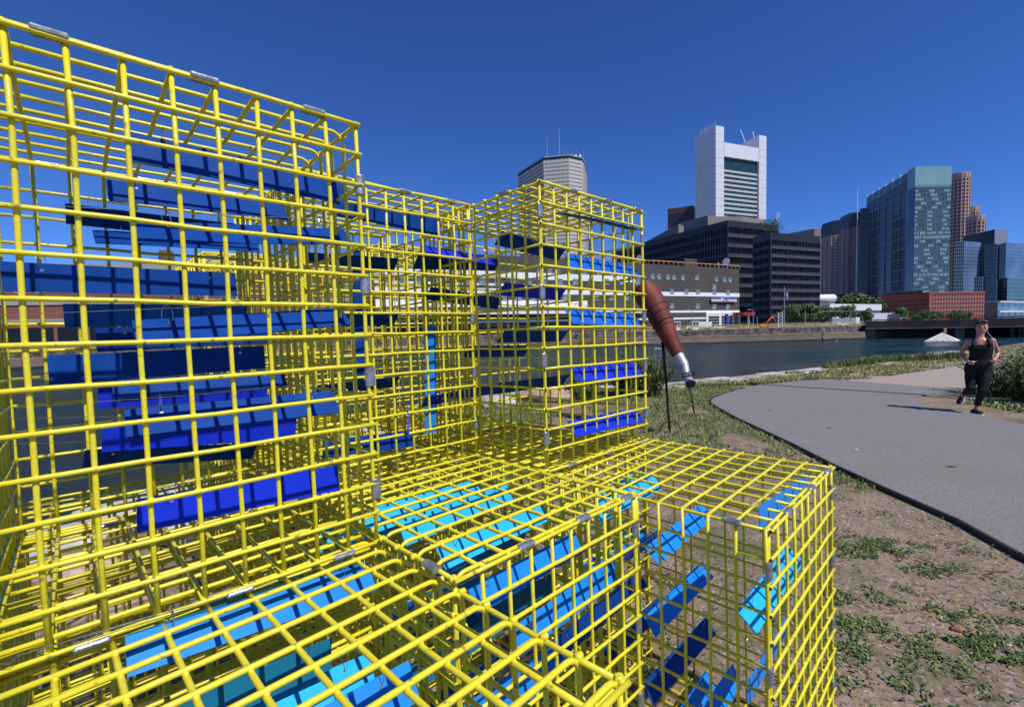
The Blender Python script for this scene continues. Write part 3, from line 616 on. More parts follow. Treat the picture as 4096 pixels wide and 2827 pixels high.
def shrub(name, c0, rx, ry, hh, stems, per, lw, ll, probs, label, cat, lean=.35, seed=1):
    r_ = np.random.default_rng(seed); root = empty(name, c0); tag(root, label, cat)
    st = MB(); X=[];Yy=[];Z=[]
    for i in range(stems):
        a = r_.uniform(0,6.28); q_ = math.sqrt(r_.random()); bx, by = rx*q_*.6*math.cos(a), ry*q_*.6*math.sin(a)
        tx, ty = rx*q_*math.cos(a)*1.05, ry*q_*math.sin(a)*1.05; tz = hh*(1-.35*q_*q_)*r_.uniform(.72,1.08)
        mid = ((bx*2+tx)/3, (by*2+ty)/3, tz*.5); st.tube([(bx,by,0),mid,(tx,ty,tz*.95)],[.008,.006,.003],4)
        t = r_.random(per)**.7; s_ = .05
        X.append(bx+(tx-bx)*t*t+r_.normal(0,s_,per)); Yy.append(by+(ty-by)*t*t+r_.normal(0,s_,per)); Z.append(tz*t+r_.normal(0,.03,per))
    st.build('stems', WETW, root)
    X=np.concatenate(X);Yy=np.concatenate(Yy);Z=np.clip(np.concatenate(Z),.01,None);m_=len(X)
    o = link('foliage', leaves(X,Yy,Z,ll*r_.uniform(.6,1.2,m_),lw*r_.uniform(.6,1.2,m_),1.0,probs,'foliage',.6,lean), None, root); o['kind']='stuff'
    return root
shrub('shrub', at_z(2555,1585), .80,.55,1.0, 110,70,.022,.15,[.45,.38,.14,.03],'bushy green willow shrub by the water left of the horn post','shrub',.75,3)
shrub('shrub', at_z(2330,1600), .40,.35,.55, 34,50,.022,.13,[.45,.30,.22,.03],'smaller dark green shrub seen through the right side of the corner tower','shrub',.7,5)
shrub('bush', Vector((11.0,9.6,0)), 1.5,1.3,1.02, 150,75,.05,.07,[.44,.36,.19,.01],'leafy green bush at the right edge just behind the runner','bush',.5,9)

ROCK = mat('rusty_rock',(0.36,0.17,0.09),0.85,0,0.3,6,0.6,18,col2=(0.50,0.38,0.30),det=8)
def rock(px, py, r_, m_, label, seed):
    rr = random.Random(seed); q = MB(); q.ball((0,0,0),(1,1,1),0,14,9); me = q.mesh('rock',[m_])
    for v in me.vertices:
        n0 = 1+.12*math.sin(v.co.x*3+seed)+.10*math.sin(v.co.y*5+seed*2)+rr.uniform(-.06,.06); v.co = Vector((v.co.x*r_[0]*n0, v.co.y*r_[1]*n0, v.co.z*r_[2]*n0))
    c0 = at_z(px,py); o = link('rock', me); o.location = (c0.x,c0.y,r_[2]*.45); tag(o,label,'rock')
rock(2200,1600,(.85,.45,.20),ROCK,'flat rust orange rock by the seawall, seen through the corner tower',1)
rock(2000,1625,(.45,.35,.16),GRAN,'pale rounded boulder left of the rusty rock, seen through the corner tower',2)
rock(1670,1700,(.22,.2,.14),GRAN2,'small brown boulder at the water side behind the set back cage',3)
rock(830,2140,(.42,.3,.16),GRAN,'pale granite block lying behind the floor of the tall far left cage',4)
rock(260,2330,(.38,.24,.12),ROCK,'reddish slab of rock under the tall far left cage',5)
rock(430,2480,(.30,.2,.09),ROCK,'small reddish slab of rock near the low foreground cage',6)
rock(3830,2520,(.035,.028,.02),PEB[3],'reddish fist sized stone on the gravel right of the low right cage',7)

# ------------------------------------------------------------------ the rust red listening horn on its post
RED = mat('rust_red_paint',(0.13,0.024,0.016),0.6,0.0,0.22,5,0.35,25,col2=(0.20,0.040,0.026),det=8,spec=0.3)
ZINC = mat('dull_zinc',(0.42,0.43,0.46),0.55,0.55,0.12,6,0.15,20)
POST = mat('weathered_post',(0.045,0.035,0.032),0.6,0.4,0.4,12,0.3,60,col2=(0.11,0.055,0.04))
hb = at_z(2679,1727); HR = empty('listening_horn', hb); tag(HR,'rust red metal listening horn with grey nozzle on a thin post behind the cages','horn')
def hp(px,py,y): return at_y(px,py,y)-hb
AX = [(2569,1152,7.86,.212),(2588,1178,7.80,.212),(2611,1212,7.72,.203),(2637,1262,7.62,.178),(2660,1310,7.54,.158),(2688,1370,7.42,.122),(2712,1420,7.32,.092)]
ax = [hp(a,b_,c_) for a,b_,c_,_ in AX]; rad = [d_ for *_,d_ in AX]
q = MB(); q.tube(ax, rad, 32, caps=False)
inn = [p-(ax[-1]-ax[0]).normalized()*0 for p in ax[:4]]; q.tube(inn[::-1], [r_-.008 for r_ in rad[:4]][::-1], 32, caps=True)
o = q.build('horn', RED, HR, smooth=True)
for p in o.data.polygons: p.use_smooth = len(p.vertices)==4
NZ = [(2712,1420,7.32,.088),(2730,1452,7.26,.080),(2737,1462,7.24,.079)]
q = MB(); q.tube([hp(*a[:3]) for a in NZ],[a[3] for a in NZ],24,caps=False); q.build('nozzle_collar',ZINC,HR,smooth=True)
NZ = [(2735,1458,7.25,.074),(2744,1490,7.18,.060),(2748,1508,7.12,.056)]
q = MB(); q.tube([hp(*a[:3]) for a in NZ],[a[3] for a in NZ],24,caps=False); q.build('nozzle',ZINC,HR,smooth=True)
NZ = [(2748,1506,7.12,.056),(2757,1524,7.02,.066),(2763,1536,6.96,.078)]
q = MB(); q.tube([hp(*a[:3]) for a in NZ],[a[3] for a in NZ],24,caps=False); q.tube([hp(*a[:3]) for a in NZ][::-1],[.064,.055,.046],24,caps=True); q.build('mouthpiece',ZINC,HR,smooth=False)
q = MB(); a = hp(2763,1536,6.96); d = (hp(2763,1536,6.96)-hp(2757,1524,7.02)).normalized()
q.tube([a-d*.004,a+d*.004],[.060,.060],20); q.build('bore_shade_disc',BLACK,HR)  # black disc stands for the shade inside the hollow mouthpiece
def hoop(i, f, rr, th, dz):
    c0 = ax[i].lerp(ax[i+1],f); d = (ax[i+1]-ax[i]).normalized(); d = (d+Vector((0,0,dz))).normalized(); u_ = d.cross(Vector((0,1,0))).normalized(); v_ = d.cross(u_)
    q = MB(); q.tube([c0+(u_*math.cos(a)+v_*math.sin(a))*rr for a in [2*math.pi*j/28 for j in range(29)]], th, 6, caps=False); q.build('cable_strap',BLACK,HR,smooth=True)
hoop(2,.55,.197,.007,.25); hoop(3,.0,.188,.005,.3); hoop(3,.65,.176,.008,.2); hoop(4,.05,.166,.005,.2)
q = MB(); q.tube([(0,0,0),hp(2663,1508,7.43)],[.019,.020],10); q.build('lower_post',POST,HR,smooth=True)
q = MB(); q.tube([hp(2663,1512,7.43),hp(2657,1440,7.45),hp(2650,1366,7.47)],[.027,.027,.025],12); q.build('upper_post',POST,HR,smooth=True)
for k in range(4):
    a = k*math.pi/2+.3; q = MB(); q.tube([(math.cos(a)*.21*math.sin(t),math.sin(a)*.21*math.sin(t),.17*math.cos(t)) for t in [math.pi/2*j/8 for j in range(9)]],.007,6); q.build('leg',POST,HR,smooth=True)
q = MB(); q.tube([hp(2760,1545,7.0),hp(2777,1653,7.0)],.012,8); q.build('hanging_rod',BLACK,HR,smooth=True)
pc = hp(2754,1497,6.88); rx = Vector((1,0,.13)).normalized(); rz = Vector((-.13,0,1)).normalized()
q = MB(); q.obox(pc, rx*.098, Vector((0,.004,0)), rz*.036); npl = q.build('name_plate',mat('plate_black',(.012,.012,.013),.5),HR)
def text(s, size, m_, parent, M, name='lettering', ext=.0006, bold=0):
    cu = bpy.data.curves.new('t','FONT'); cu.body = s; cu.size = size; cu.align_x = 'CENTER'; cu.align_y = 'CENTER'; cu.extrude = ext; cu.offset = bold
    to = bpy.data.objects.new('t', cu); me = bpy.data.meshes.new_from_object(to); bpy.data.objects.remove(to); bpy.data.curves.remove(cu)
    me.name = name; me.materials.clear(); return link(name, me, m_, parent, M)
Mt = Matrix((rx, rz, rx.cross(rz))).transposed().to_4x4()
text('LISTE', .052, mat('worn_white_letters',(0.42,0.40,0.38),0.7,0,0.3,40), npl, Matrix.Translation(pc+Vector((-.01,-.0052,0))) @ Mt)

# tall lamp standing right of the view: its thin shadow crosses the path
lamp = empty('street_lamp',(11.9,7.3,0)); tag(lamp,'tall slim grey street lamp beside the path, right of the runner','street lamp')
quick('pole', lambda q: q.tube([(0,0,0),(0,0,12.8)],[.085,.06],10), GREYM, lamp); quick('lamp_head', lambda q: q.obox((0.25,0,12.82),(.32,0,0),(0,.09,0),(0,0,.04)), GREYM, lamp)

# litter and spots on the path
LEAF = mat('dead_leaf',(0.10,0.075,0.05),0.9,0,0.4,40)
for i,(px,py,s_,lab) in enumerate([(3425,1798,.045,'pale crushed leaf on the asphalt nearest the low right cage'),(3318,1712,.05,'dark flat leaf scrap in the middle of the asphalt path'),(3807,1866,.07,'dark oval oil stained scrap on the asphalt at the right'),(3080,1642,.05,'small dark scrap of bark near the curved left edge of the path')]):
    c0 = at_z(px,py,.031); q = MB(); m_ = 7; q.add([(math.cos(j*6.28/m_)*s_*random.uniform(.6,1.1),math.sin(j*6.28/m_)*s_*random.uniform(.3,.55),random.uniform(0,.008)) for j in range(m_)]+[(0,0,.01)],[(j,(j+1)%m_,m_) for j in range(m_)])
    o = q.build('litter', GRAN if 'pale' in lab else LEAF); o.location = c0+Vector((0,0,.002)); tag(o,lab,'litter')

# ------------------------------------------------------------------ the runner
SKIN = mat('reddish_skin',(0.58,0.25,0.175),0.42,0,0.08,12,spec=0.5)  # one even reddish skin colour
CLOTH = mat('black_sportswear',(0.007,0.0075,0.010),0.65,0,0.2,30,0.2,60,spec=0.25)
HAIR = mat('dark_hair',(0.022,0.012,0.009),0.5,0,0.4,60,0.4,90)
SOLE = mat('white_sole',(0.65,0.65,0.66),0.6)
fo_ = at_z(3906,1656); th_ = math.atan2(fo_.x, fo_.y)
RN = empty('person', fo_); RN.rotation_euler = (0,0,-th_)
tag(RN,'woman running toward the camera in black tank top, black leggings and black trainers','person')
er_ = Vector((math.cos(th_),-math.sin(th_),0)); ef_ = Vector((math.sin(th_),math.cos(th_),0))
def r3(zx, zy, dy=0):      # a point of the figure in her own frame: x to the picture's right, y away from the camera
    d = Vector(ray(3700+zx/3.192, 1200+zy/3.192)); t_ = (fo_.dot(ef_)+dy)/d.dot(ef_); P = d*t_+Vector((0,0,EYE))-fo_
    return Vector((P.dot(er_), P.dot(ef_), P.z))
def etube(q, st, n=20):
    vs = []
    for (p, rx_, ry_) in st:
        for j in range(n):
            a = 2*math.pi*j/n; vs.append(p+Vector((math.cos(a)*rx_, math.sin(a)*ry_, 0)))
    fs = [(i*n+j,i*n+(j+1)%n,(i+1)*n+(j+1)%n,(i+1)*n+j) for i in range(len(st)-1) for j in range(n)]
    fs += [tuple(range(n))[::-1], tuple(range((len(st)-1)*n,len(st)*n))]; q.add(vs, fs)
def limb(q, pts, n=12):
    P_ = [Vector(p[0]) for p in pts]; rr = [p[1] for p in pts]
    q.tube(P_, rr, n)
    for p, r_ in zip(P_, rr): q.ball(p, r_*.995, 0, 10, 8)
def remesh(q, name, m_, vox, parent, sm=3):
    me = q.mesh(name, [m_]); o = bpy.data.objects.new('tmp', me); C.objects.link(o)
    md = o.modifiers.new('r','REMESH'); md.mode = 'VOXEL'; md.voxel_size = vox; md.use_smooth_shade = True
    s_ = o.modifiers.new('s','SMOOTH'); s_.factor = .5; s_.iterations = sm
    dg = bpy.context.evaluated_depsgraph_get(); dg.update(); m2 = bpy.data.meshes.new_from_object(o.evaluated_get(dg)); bpy.data.objects.remove(o); m2.name = name
    m2.materials.clear(); return link(name, m2, m_, parent, None, True)
torso = [(r3(702,470),.052,.050),(r3(700,492),.090,.068),(r3(702,518),.140,.082),(r3(708,560),.152,.098),(r3(714,610),.150,.110),(r3(714,670),.138,.100),(r3(708,740),.138,.102),(r3(692,800),.158,.118),(r3(678,860),.172,.128),(r3(676,915),.166,.122)]
HC = r3(722,338,-.01)
LL = [(r3(602,905),0.0897),(r3(588,1000,-.05),0.0790),(r3(576,1125,-.12),0.0532),(r3(540,1165,0.0152),0.0502),(r3(497,1200,0.1520),0.0334),(r3(484,1222,0.2128),0.0274)]
RL = [(r3(762,900),0.0912),(r3(758,1010,-.05),0.0806),(r3(728,1150,-.12),0.0547),(r3(705,1230,-.04),0.0502),(r3(664,1340,0.0152),0.0327),(r3(645,1400,0.0228),0.0274)]
LA = [(r3(552,525),0.0426),(r3(500,610,0.0456),0.0350),(r3(452,695,0.0760),0.0304),(r3(500,745,-.03),0.0289),(r3(556,786,-.14),0.0198)]
RA = [(r3(862,515),0.0418),(r3(905,600,0.0380),0.0334),(r3(932,672,0.0684),0.0289),(r3(918,715,0.0152),0.0274),(r3(893,755,-.08),0.0198)]
body = MB(); etube(body, torso)
for l in (LL,RL,LA,RA): limb(body, l)
limb(body, [(r3(704,480),.056),(r3(704,430,-.005),.050),(r3(712,400,-.01),.052)])
body.ball(HC, (.074,.092,.112), 0, 20, 14); body.ball(HC+Vector((.004,-.028,-.052)), (.055,.062,.062), 0, 14, 10)
body.ball(HC+Vector((.008,-.096,-.018)), (.012,.020,.022), 0, 8, 6); body.ball(HC+Vector((.006,-.078,-.078)), (.022,.018,.016),0,8,6)
body.ball(HC+Vector((.008,-.088,-.047)), (.022,.010,.008),0,8,6)
for s in (-1,1): body.ball(HC+Vector((s*.074,.01,-.015)), (.010,.018,.028),0,8,6); body.ball(HC+Vector((s*.036+.006,-.070,-.018)),(.022,.018,.018),0,8,6)
def hand(pts_wrist, palm, knuck, curl, point=None):
    body.ball(palm, (.036,.030,.034), 0, 10, 8); body.tube([pts_wrist,palm],[.026,.032],10)
    for k in range(4):
        z = .024-.016*k; a = knuck+Vector((0,0,z)); b_ = a+curl+Vector((0,-.012,-.002)); c_ = b_+Vector((-curl.x*.9,.010,-.006)); L_f = (1.0,1.08,1.0,.85)[k]
        if point is not None and k == 0: b_ = a+point*.5; c_ = a+point
        limb(body, [(palm+Vector((0,0,z*.7)),.012),(a,.0105),(a.lerp(b_,L_f),.0095),(c_,.008)], 8)
    limb(body, [(palm+Vector((0,-.010,.022)),.013),(knuck+Vector((-.004,-.024,.020)),.011),(knuck+curl*.7+Vector((0,-.026,.008)),.009)], 8)
hand(LA[-1][0], r3(580,800,-.17), r3(600,800,-.19), Vector((.030,0,0)), (r3(664,783,-.20)-r3(600,786,-.19)))
hand(RA[-1][0], r3(876,770,-.11), r3(862,770,-.135), Vector((-.028,0,0)))
bo = remesh(body, 'body', SKIN, .0075, RN, 4)
top = MB()
etube(top, [(r3(712,568),.140,.108),(r3(714,592),.158,.118),(r3(716,625),.160,.130),(r3(715,665),.150,.116),(r3(710,710),.146,.112),(r3(706,745),.148,.112),(r3(694,800),.168,.128),(r3(688,822),.175,.132)])
for s, c0 in ((-1,r3(672,620)),(1,r3(770,618))): top.ball(c0+Vector((0,-.070,0)), (.072,.064,.066),0,12,8)
for pts in ([(r3(628,468,.03),.020),(r3(622,520,-.075),.022),(r3(612,575,-.105),.030)],[(r3(788,462,.03),.020),(r3(812,515,-.075),.022),(r3(840,575,-.10),.030)],[(r3(628,468,.03),.020),(r3(640,520,.09),.024),(r3(680,590,.10),.05)],[(r3(788,462,.03),.020),(r3(770,520,.09),.024),(r3(740,590,.10),.05)]): limb(top, pts, 8)
remesh(top, 'tank_top', CLOTH, .009, RN, 3)
leg = MB(); etube(leg, [(r3(692,795),.166,.126),(r3(682,840),.178,.136),(r3(677,880),.182,.138),(r3(676,925),.174,.130)])
g8 = lambda l, k_: [(p, r_+.008) for p, r_ in l[:k_]]
limb(leg, g8(LL,4)+[(LL[3][0].lerp(LL[4][0],.75),.044)]); limb(leg, g8(RL,4)+[(RL[3][0].lerp(RL[4][0],.85),.043)])
remesh(leg, 'leggings', CLOTH, .009, RN, 3)
hr = MB(); hr.ball(HC+Vector((-.006,.026,.030)),(.088,.092,.106),0,16,12); hr.ball(HC+Vector((-.062,.05,.0)),(.034,.05,.055),0,10,8); hr.ball(HC+Vector((-.02,.112,.03)),(.04,.04,.045),0,10,8); hr.ball(HC+Vector((.03,-.058,.080)),(.056,.040,.034),0,10,8); hr.ball(HC+Vector((-.035,-.055,.074)),(.050,.040,.036),0,10,8)
remesh(hr, 'hair', HAIR, .007, RN, 2)
EYE_ = mat('dark_eye',(0.05,0.025,0.02),0.6); LIP = mat('lips',(0.36,0.10,0.09),0.45)  # eyes in plain dark brown
for s in (-1,1):
    q = MB(); q.ball(HC+Vector((s*.031+.007,-.0855,-.008)),(.014,.006,.005),0,8,6); q.build('eye',EYE_,RN,smooth=True)
    q = MB(); q.tube([HC+Vector((s*.018+.007,-.089,.010)),HC+Vector((s*.034+.007,-.086,.014)),HC+Vector((s*.048+.007,-.074,.008))],.0032,6); q.build('eyebrow',HAIR,RN,smooth=True)
q = MB(); q.ball(HC+Vector((.008,-.096,-.047)),(.021,.006,.0065),0,10,6); q.build('mouth',LIP,RN,smooth=True)
def shoe(a, b_, up):
    q = MB(); a=Vector(a);b_=Vector(b_); up=Vector(up).normalized(); d=(b_-a).normalized(); s_=d.cross(up).normalized()
    st=[(0,.030,.034),(.15,.038,.050),(.35,.038,.052),(.6,.044,.036),(.85,.042,.026),(1,.020,.016)]; n_=12; vs=[]
    for t,wx,hz in st:
        for j in range(n_):
            an=2*math.pi*j/n_; vs.append(a.lerp(b_,t)+s_*math.cos(an)*wx+up*(max(-.018,math.sin(an)*hz)+.02))
    q.add(vs,[(i*n_+j,i*n_+(j+1)%n_,(i+1)*n_+(j+1)%n_,(i+1)*n_+j) for i in range(5) for j in range(n_)]+[tuple(range(n_))[::-1],tuple(range(5*n_,6*n_))])
    o=q.build('shoe',CLOTH,RN,smooth=True); q=MB(); vs=[]
    for t,wx in ((-.03,.026),(.2,.040),(.6,.047),(.9,.043),(1.04,.018)):
        for sg,hz in ((-1,-.016),(1,-.016),(1,.006),(-1,.006)): vs.append(a.lerp(b_,t)+s_*sg*wx+up*hz)
    q.add(vs,[(i*4+j,i*4+(j+1)%4,(i+1)*4+(j+1)%4,(i+1)*4+j) for i in range(4) for j in range(4)]+[(3,2,1,0),(16,17,18,19)]); q.build('sole',SOLE,o)
ga = r3(598,1452,.05); gb = r3(735,1470,-.10); ga.z = .016; gb.z = .018
shoe(ga, gb, (0,0,1)); shoe(r3(486,1222,.34), r3(430,1325,.20), (-.15,-.85,.35))
q = MB(); q.obox(r3(852,728,-.16),(.010,.0,.004),(0,.03,0),(-.006,0,.034)); q.build('phone',BLACK,RN)
q = MB(); q.tube([HC+Vector((.078,-.02,-.03)),r3(800,420,-.05),r3(862,480,-.11),r3(885,600,-.15),r3(872,690,-.17),r3(855,722,-.17)],.0022,5); q.build('earphone_cord',WHITE,RN)
q = MB(); q.tube([HC+Vector((.07,-.03,-.04)),r3(745,455,-.10),r3(715,478,-.11),r3(668,450,-.09),HC+Vector((-.07,-.01,-.05))],.0018,5); q.build('necklace_cord',WHITE,RN)

# ------------------------------------------------------------------ buildings across the channel
def off_poly(pts, d):
    n_ = len(pts); a = sum(pts[i][0]*pts[(i+1)%n_][1]-pts[(i+1)%n_][0]*pts[i][1] for i in range(n_)); s = 1 if a > 0 else -1; out = []
    for i in range(n_):
        p0 = Vector(pts[i-1][:2]); p1 = Vector(pts[i][:2]); p2 = Vector(pts[(i+1)%n_][:2])
        e1 = (p1-p0).normalized(); e2 = (p2-p1).normalized(); n1 = Vector((e1.y,-e1.x))*s; n2 = Vector((e2.y,-e2.x))*s
        b_ = (n1+n2); b_ = b_/max(.3,b_.dot(n1)); out.append((p1.x+b_.x*d, p1.y+b_.y*d))
    return out
def foot3(L3, Cc, Rr): return [tuple(L3[:2]), tuple(Cc[:2]), tuple(Rr[:2]), (L3[0]+Rr[0]-Cc[0], L3[1]+Rr[1]-Cc[1])]
def bld(name, at, label, cat='building', group=None):
    o = empty(name, (at[0],at[1],0.25)); tag(o, label, cat, group); return o
def rel(pts, o): return [(p[0]-o.location.x, p[1]-o.location.y) for p in pts]
def prismobj(name, pts, z0, z1, m, par):
    q = MB(); q.prism(rel(pts,par), z0-.25, z1-.25); return q.build(name, m, par)
def edge_frame(p, q_):
    p = Vector((p[0],p[1],0)); q_ = Vector((q_[0],q_[1],0)); d = q_-p; t = d.normalized(); return p, t, d.length, Vector((t.y,-t.x,0))
def piece(nm, me, par, pos, t): # shared mesh whose x runs along the facade
    return link(nm, me, None, par, Matrix.Translation(Vector(pos)-Vector((par.location.x,par.location.y,.25))) @ Matrix.Rotation(math.atan2(t.y,t.x),4,'Z'))
def boxmesh(nm, sx, sy, sz, m):
    q = MB(); q.box((-sx/2,-sy/2,-sz/2),(sx/2,sy/2,sz/2)); return q.mesh(nm,[m])
def grid(par, nm, p, q_, cols, zs, wd, hh, m, proud=.06, deep=.3, m0=0., m1=1., skip=None, stuff=False):
    P_, t, L, nn = edge_frame(p,q_); me = boxmesh(nm, wd, deep, hh, m); qq = MB()
    for z in zs:
        for k in range(cols):
            if skip and skip(k,z): continue
            f = m0+(m1-m0)*(k+.5)/cols; pos = P_+t*(L*f)+nn*(proud-deep/2); pos.z = z
            if stuff: qq.obox(pos-Vector((par.location.x,par.location.y,.25)), t*wd/2, nn*deep/2, Vector((0,0,hh/2)))
            else: piece(nm, me, par, pos, t)
    if stuff and qq.v: o = qq.build(nm, m, par); o['kind'] = 'stuff'
def piers(par, nm, p, q_, n_, z0, z1, wd, m, proud=.1, deep=.4):
    P_, t, L, nn = edge_frame(p,q_); me = boxmesh(nm, wd, deep, z1-z0, m)
    for k in range(n_+1):
        pos = P_+t*(L*k/n_)+nn*(proud-deep/2); pos.z = (z0+z1)/2; piece(nm, me, par, pos, t)

TW = mat('pale_stone_panels',(0.50,0.475,0.44),0.7,0,0.05,.3); TWg = mat('blue_black_glass',(0.012,0.022,0.035),0.12,0,0.3,.2,spec=.6)
# 1 white banded tower behind the corner cage
H = 150.0; fp = [at_z(a,b_,H) for a,b_ in ((2071,694),(2094,678),(2174,628),(2276,618),(2329,630),(2337,644))]
bk = [(fp[5].x+8,fp[5].y+35),(fp[0].x+14,fp[0].y+30)]; fp = [(p.x,p.y) for p in fp]+bk
T1 = bld('banded_skyscraper', fp[2], 'tall pale skyscraper with thin white and dark floor bands behind the corner cage','skyscraper')
prismobj('glass_core', off_poly(fp,-.6), .25, H-1, TWg, T1)
q = MB(); q.prism(rel(off_poly(fp,0),T1), -.95, .95); bm_ = q.mesh('floor_band',[TW]); nfl = 44
for k in range(nfl): link('floor_band', bm_, None, T1, Matrix.Translation((0,0,4+(H-9)*k/(nfl-1))))
prismobj('crown', off_poly(fp,-.3), H-3.6, H-.9, TWg, T1); prismobj('roof_edge', off_poly(fp,.1), H-.9, H+.1, mat('roof_edge_grey',(0.30,0.31,0.32),.6), T1)
P_, t, L, nn = edge_frame(fp[2],fp[3]); mu = MB()
for a, b_, n_ in ((fp[1],fp[2],22),(fp[2],fp[3],20),(fp[3],fp[4],12),(fp[4],fp[5],4)):
    P_, t, L, nn = edge_frame(a,b_)
    for k in range(n_+1): c0 = P_+t*(L*k/n_)-nn*.35-Vector((T1.location.x,T1.location.y,0)); mu.obox(c0+Vector((0,0,H/2-1)), t*.28, nn*.2, Vector((0,0,H/2-2.2)))
o = mu.build('window_mullions', TW, T1); o['kind']='stuff'
am = MB(); base = Vector((fp[2][0],fp[2][1]+6,0))-Vector(T1.location)
for dx,hh,r_ in ((4,22,.35),(15,27,.45),(19,9,.3),(22,7,.2),(26,6,.2),(30,8,.2),(33,6,.25),(36,9,.2),(9,5,.3)):
    q = MB(); q.tube([base+Vector((dx,2,H)),base+Vector((dx,2,H+hh))],[r_,r_*.4],5); q.build('antenna',GREYM,T1)
for dx in (17,21,25,29,33):
    q = MB(); q.ball(base+Vector((dx,1,H+2.6)),(1.1,.5,1.1),0,8,6); q.build('dish',WHITE,T1)

# 2 aluminium clad twin-slab tower
FR = mat('aluminium_panels',(0.66,0.67,0.69),0.55,0.1,0.05,.08,stretch=(1,1,.5)); FRg = mat('tower_green_glass',(0.02,0.05,0.055),0.12,0,0.4,.3)
n = FR.node_tree; b = n.nodes['Principled BSDF']; old = b.inputs['Base Color'].links[0].from_socket   # faint panel joints
H = 187.; A = at_z(2780,549,H); B = at_z(2863,502,H); D = at_z(3066,540,H)
F2 = bld('twin_slab_skyscraper', B, 'tall silver white skyscraper with two solid side slabs and white louvred middle','skyscraper')
A.z=B.z=D.z=0; t = (D-B); Lf = t.length; t.normalize(); nn = Vector((t.y,-t.x,0)); dd = (A-B); dd.z=0
def fq_(f0, f1, b0, b1): a = B+t*Lf*f0+dd*b0; c0 = B+t*Lf*f1+dd*b0; e_ = B+t*Lf*f1+dd*b1; g_ = B+t*Lf*f0+dd*b1; return [(a.x,a.y),(c0.x,c0.y),(e_.x,e_.y),(g_.x,g_.y)]
prismobj('side_slab', fq_(0,.155,0,1), .25, H, FR, F2); prismobj('side_slab', fq_(.85,1,0,1), .25, H-1.5, FR, F2)
prismobj('glass_core', fq_(.158,.848,.09,.9), .25, H-27, FRg, F2)
prismobj('top_block', fq_(.165,.85,.012,.9), H-27, H-14, FR, F2)
for k in range(26):
    z = H-39-k*4.4
    q = MB(); a = B+t*Lf*.16; c0 = B+t*Lf*.85; q.obox((a+c0)/2-nn*3.4+Vector((0,0,z))-Vector(F2.location), (c0-a)/2-t*.3, nn*1.6-Vector((0,0,.6)), Vector((0,0,.85))+nn*.3); q.build('sunshade', WHITE, F2)
q = MB(); a = B+t*Lf*.16; c0 = B+t*Lf*.85
q.obox((a+c0)/2-nn*6+Vector((0,0,H-33.5))-Vector(F2.location),(c0-a)/2-t*1,nn*1,Vector((0,0,1))); q.build('beam',FR,F2)
js = MB()
for k in range(1,25): 
    for f0,f1 in ((0,.155),(.85,1)):
        a = B+t*Lf*f0; c0 = B+t*Lf*f1; js.obox((a+c0)/2+nn*.02+Vector((0,0,H-k*7.4))-Vector(F2.location),(c0-a)/2,nn*.05,Vector((0,0,.12)))
    js.obox(B+dd*.5+Vector((0,0,H-k*7.4))-Vector(F2.location)-t*.02, dd*.5, t*.05, Vector((0,0,.12)))
o = js.build('panel_joints', mat('joint_grey',(0.36,0.37,0.39),0.7), F2); o['kind']='stuff'
for k in range(8):
    q = MB(); p_ = B+dd*(.1+.1*k)+t*2-Vector(F2.location); q.tube([p_+Vector((0,0,H-1)),p_+Vector((0,0,H+4.5))],.14,4); q.build('antenna',WHITE,F2)
for f,an in ((.70,-.5),(.93,-.4)):
    q = MB(); p_ = B+t*Lf*f+dd*.3-Vector(F2.location); q.tube([p_+Vector((0,0,H-6)),p_+Vector((an*9,0,H+6))],.35,5); q.build('hoist_arm',WHITE,F2)

# 3 brown tower left of it
BR = mat('brown_granite',(0.085,0.05,0.045),0.6,0,0.1,.2)
H = 128.; A = at_z(2670,836,H); B = at_z(2773,822,H); D = at_z(2788,838,H); f3 = foot3(A,B,D)
T3 = bld('brown_skyscraper', A, 'distant brown granite skyscraper with slotted top left of the silver tower','skyscraper')
prismobj('wall', f3, .25, H, BR, T3)
for i_,(z,hh) in enumerate(((H-13,13),(H-32,4),(H-40,2),(H-45,2),(H-50,2),(H-55,2),(H-60,2))):
    grid(T3,'window',f3[0],f3[1], 3,[z],8.,hh,TWg,.05,.6,.06,.94) if i_ else grid(T3,'window',f3[0],f3[1],16,[z],.9,hh,TWg,.05,.6,.06,.94)

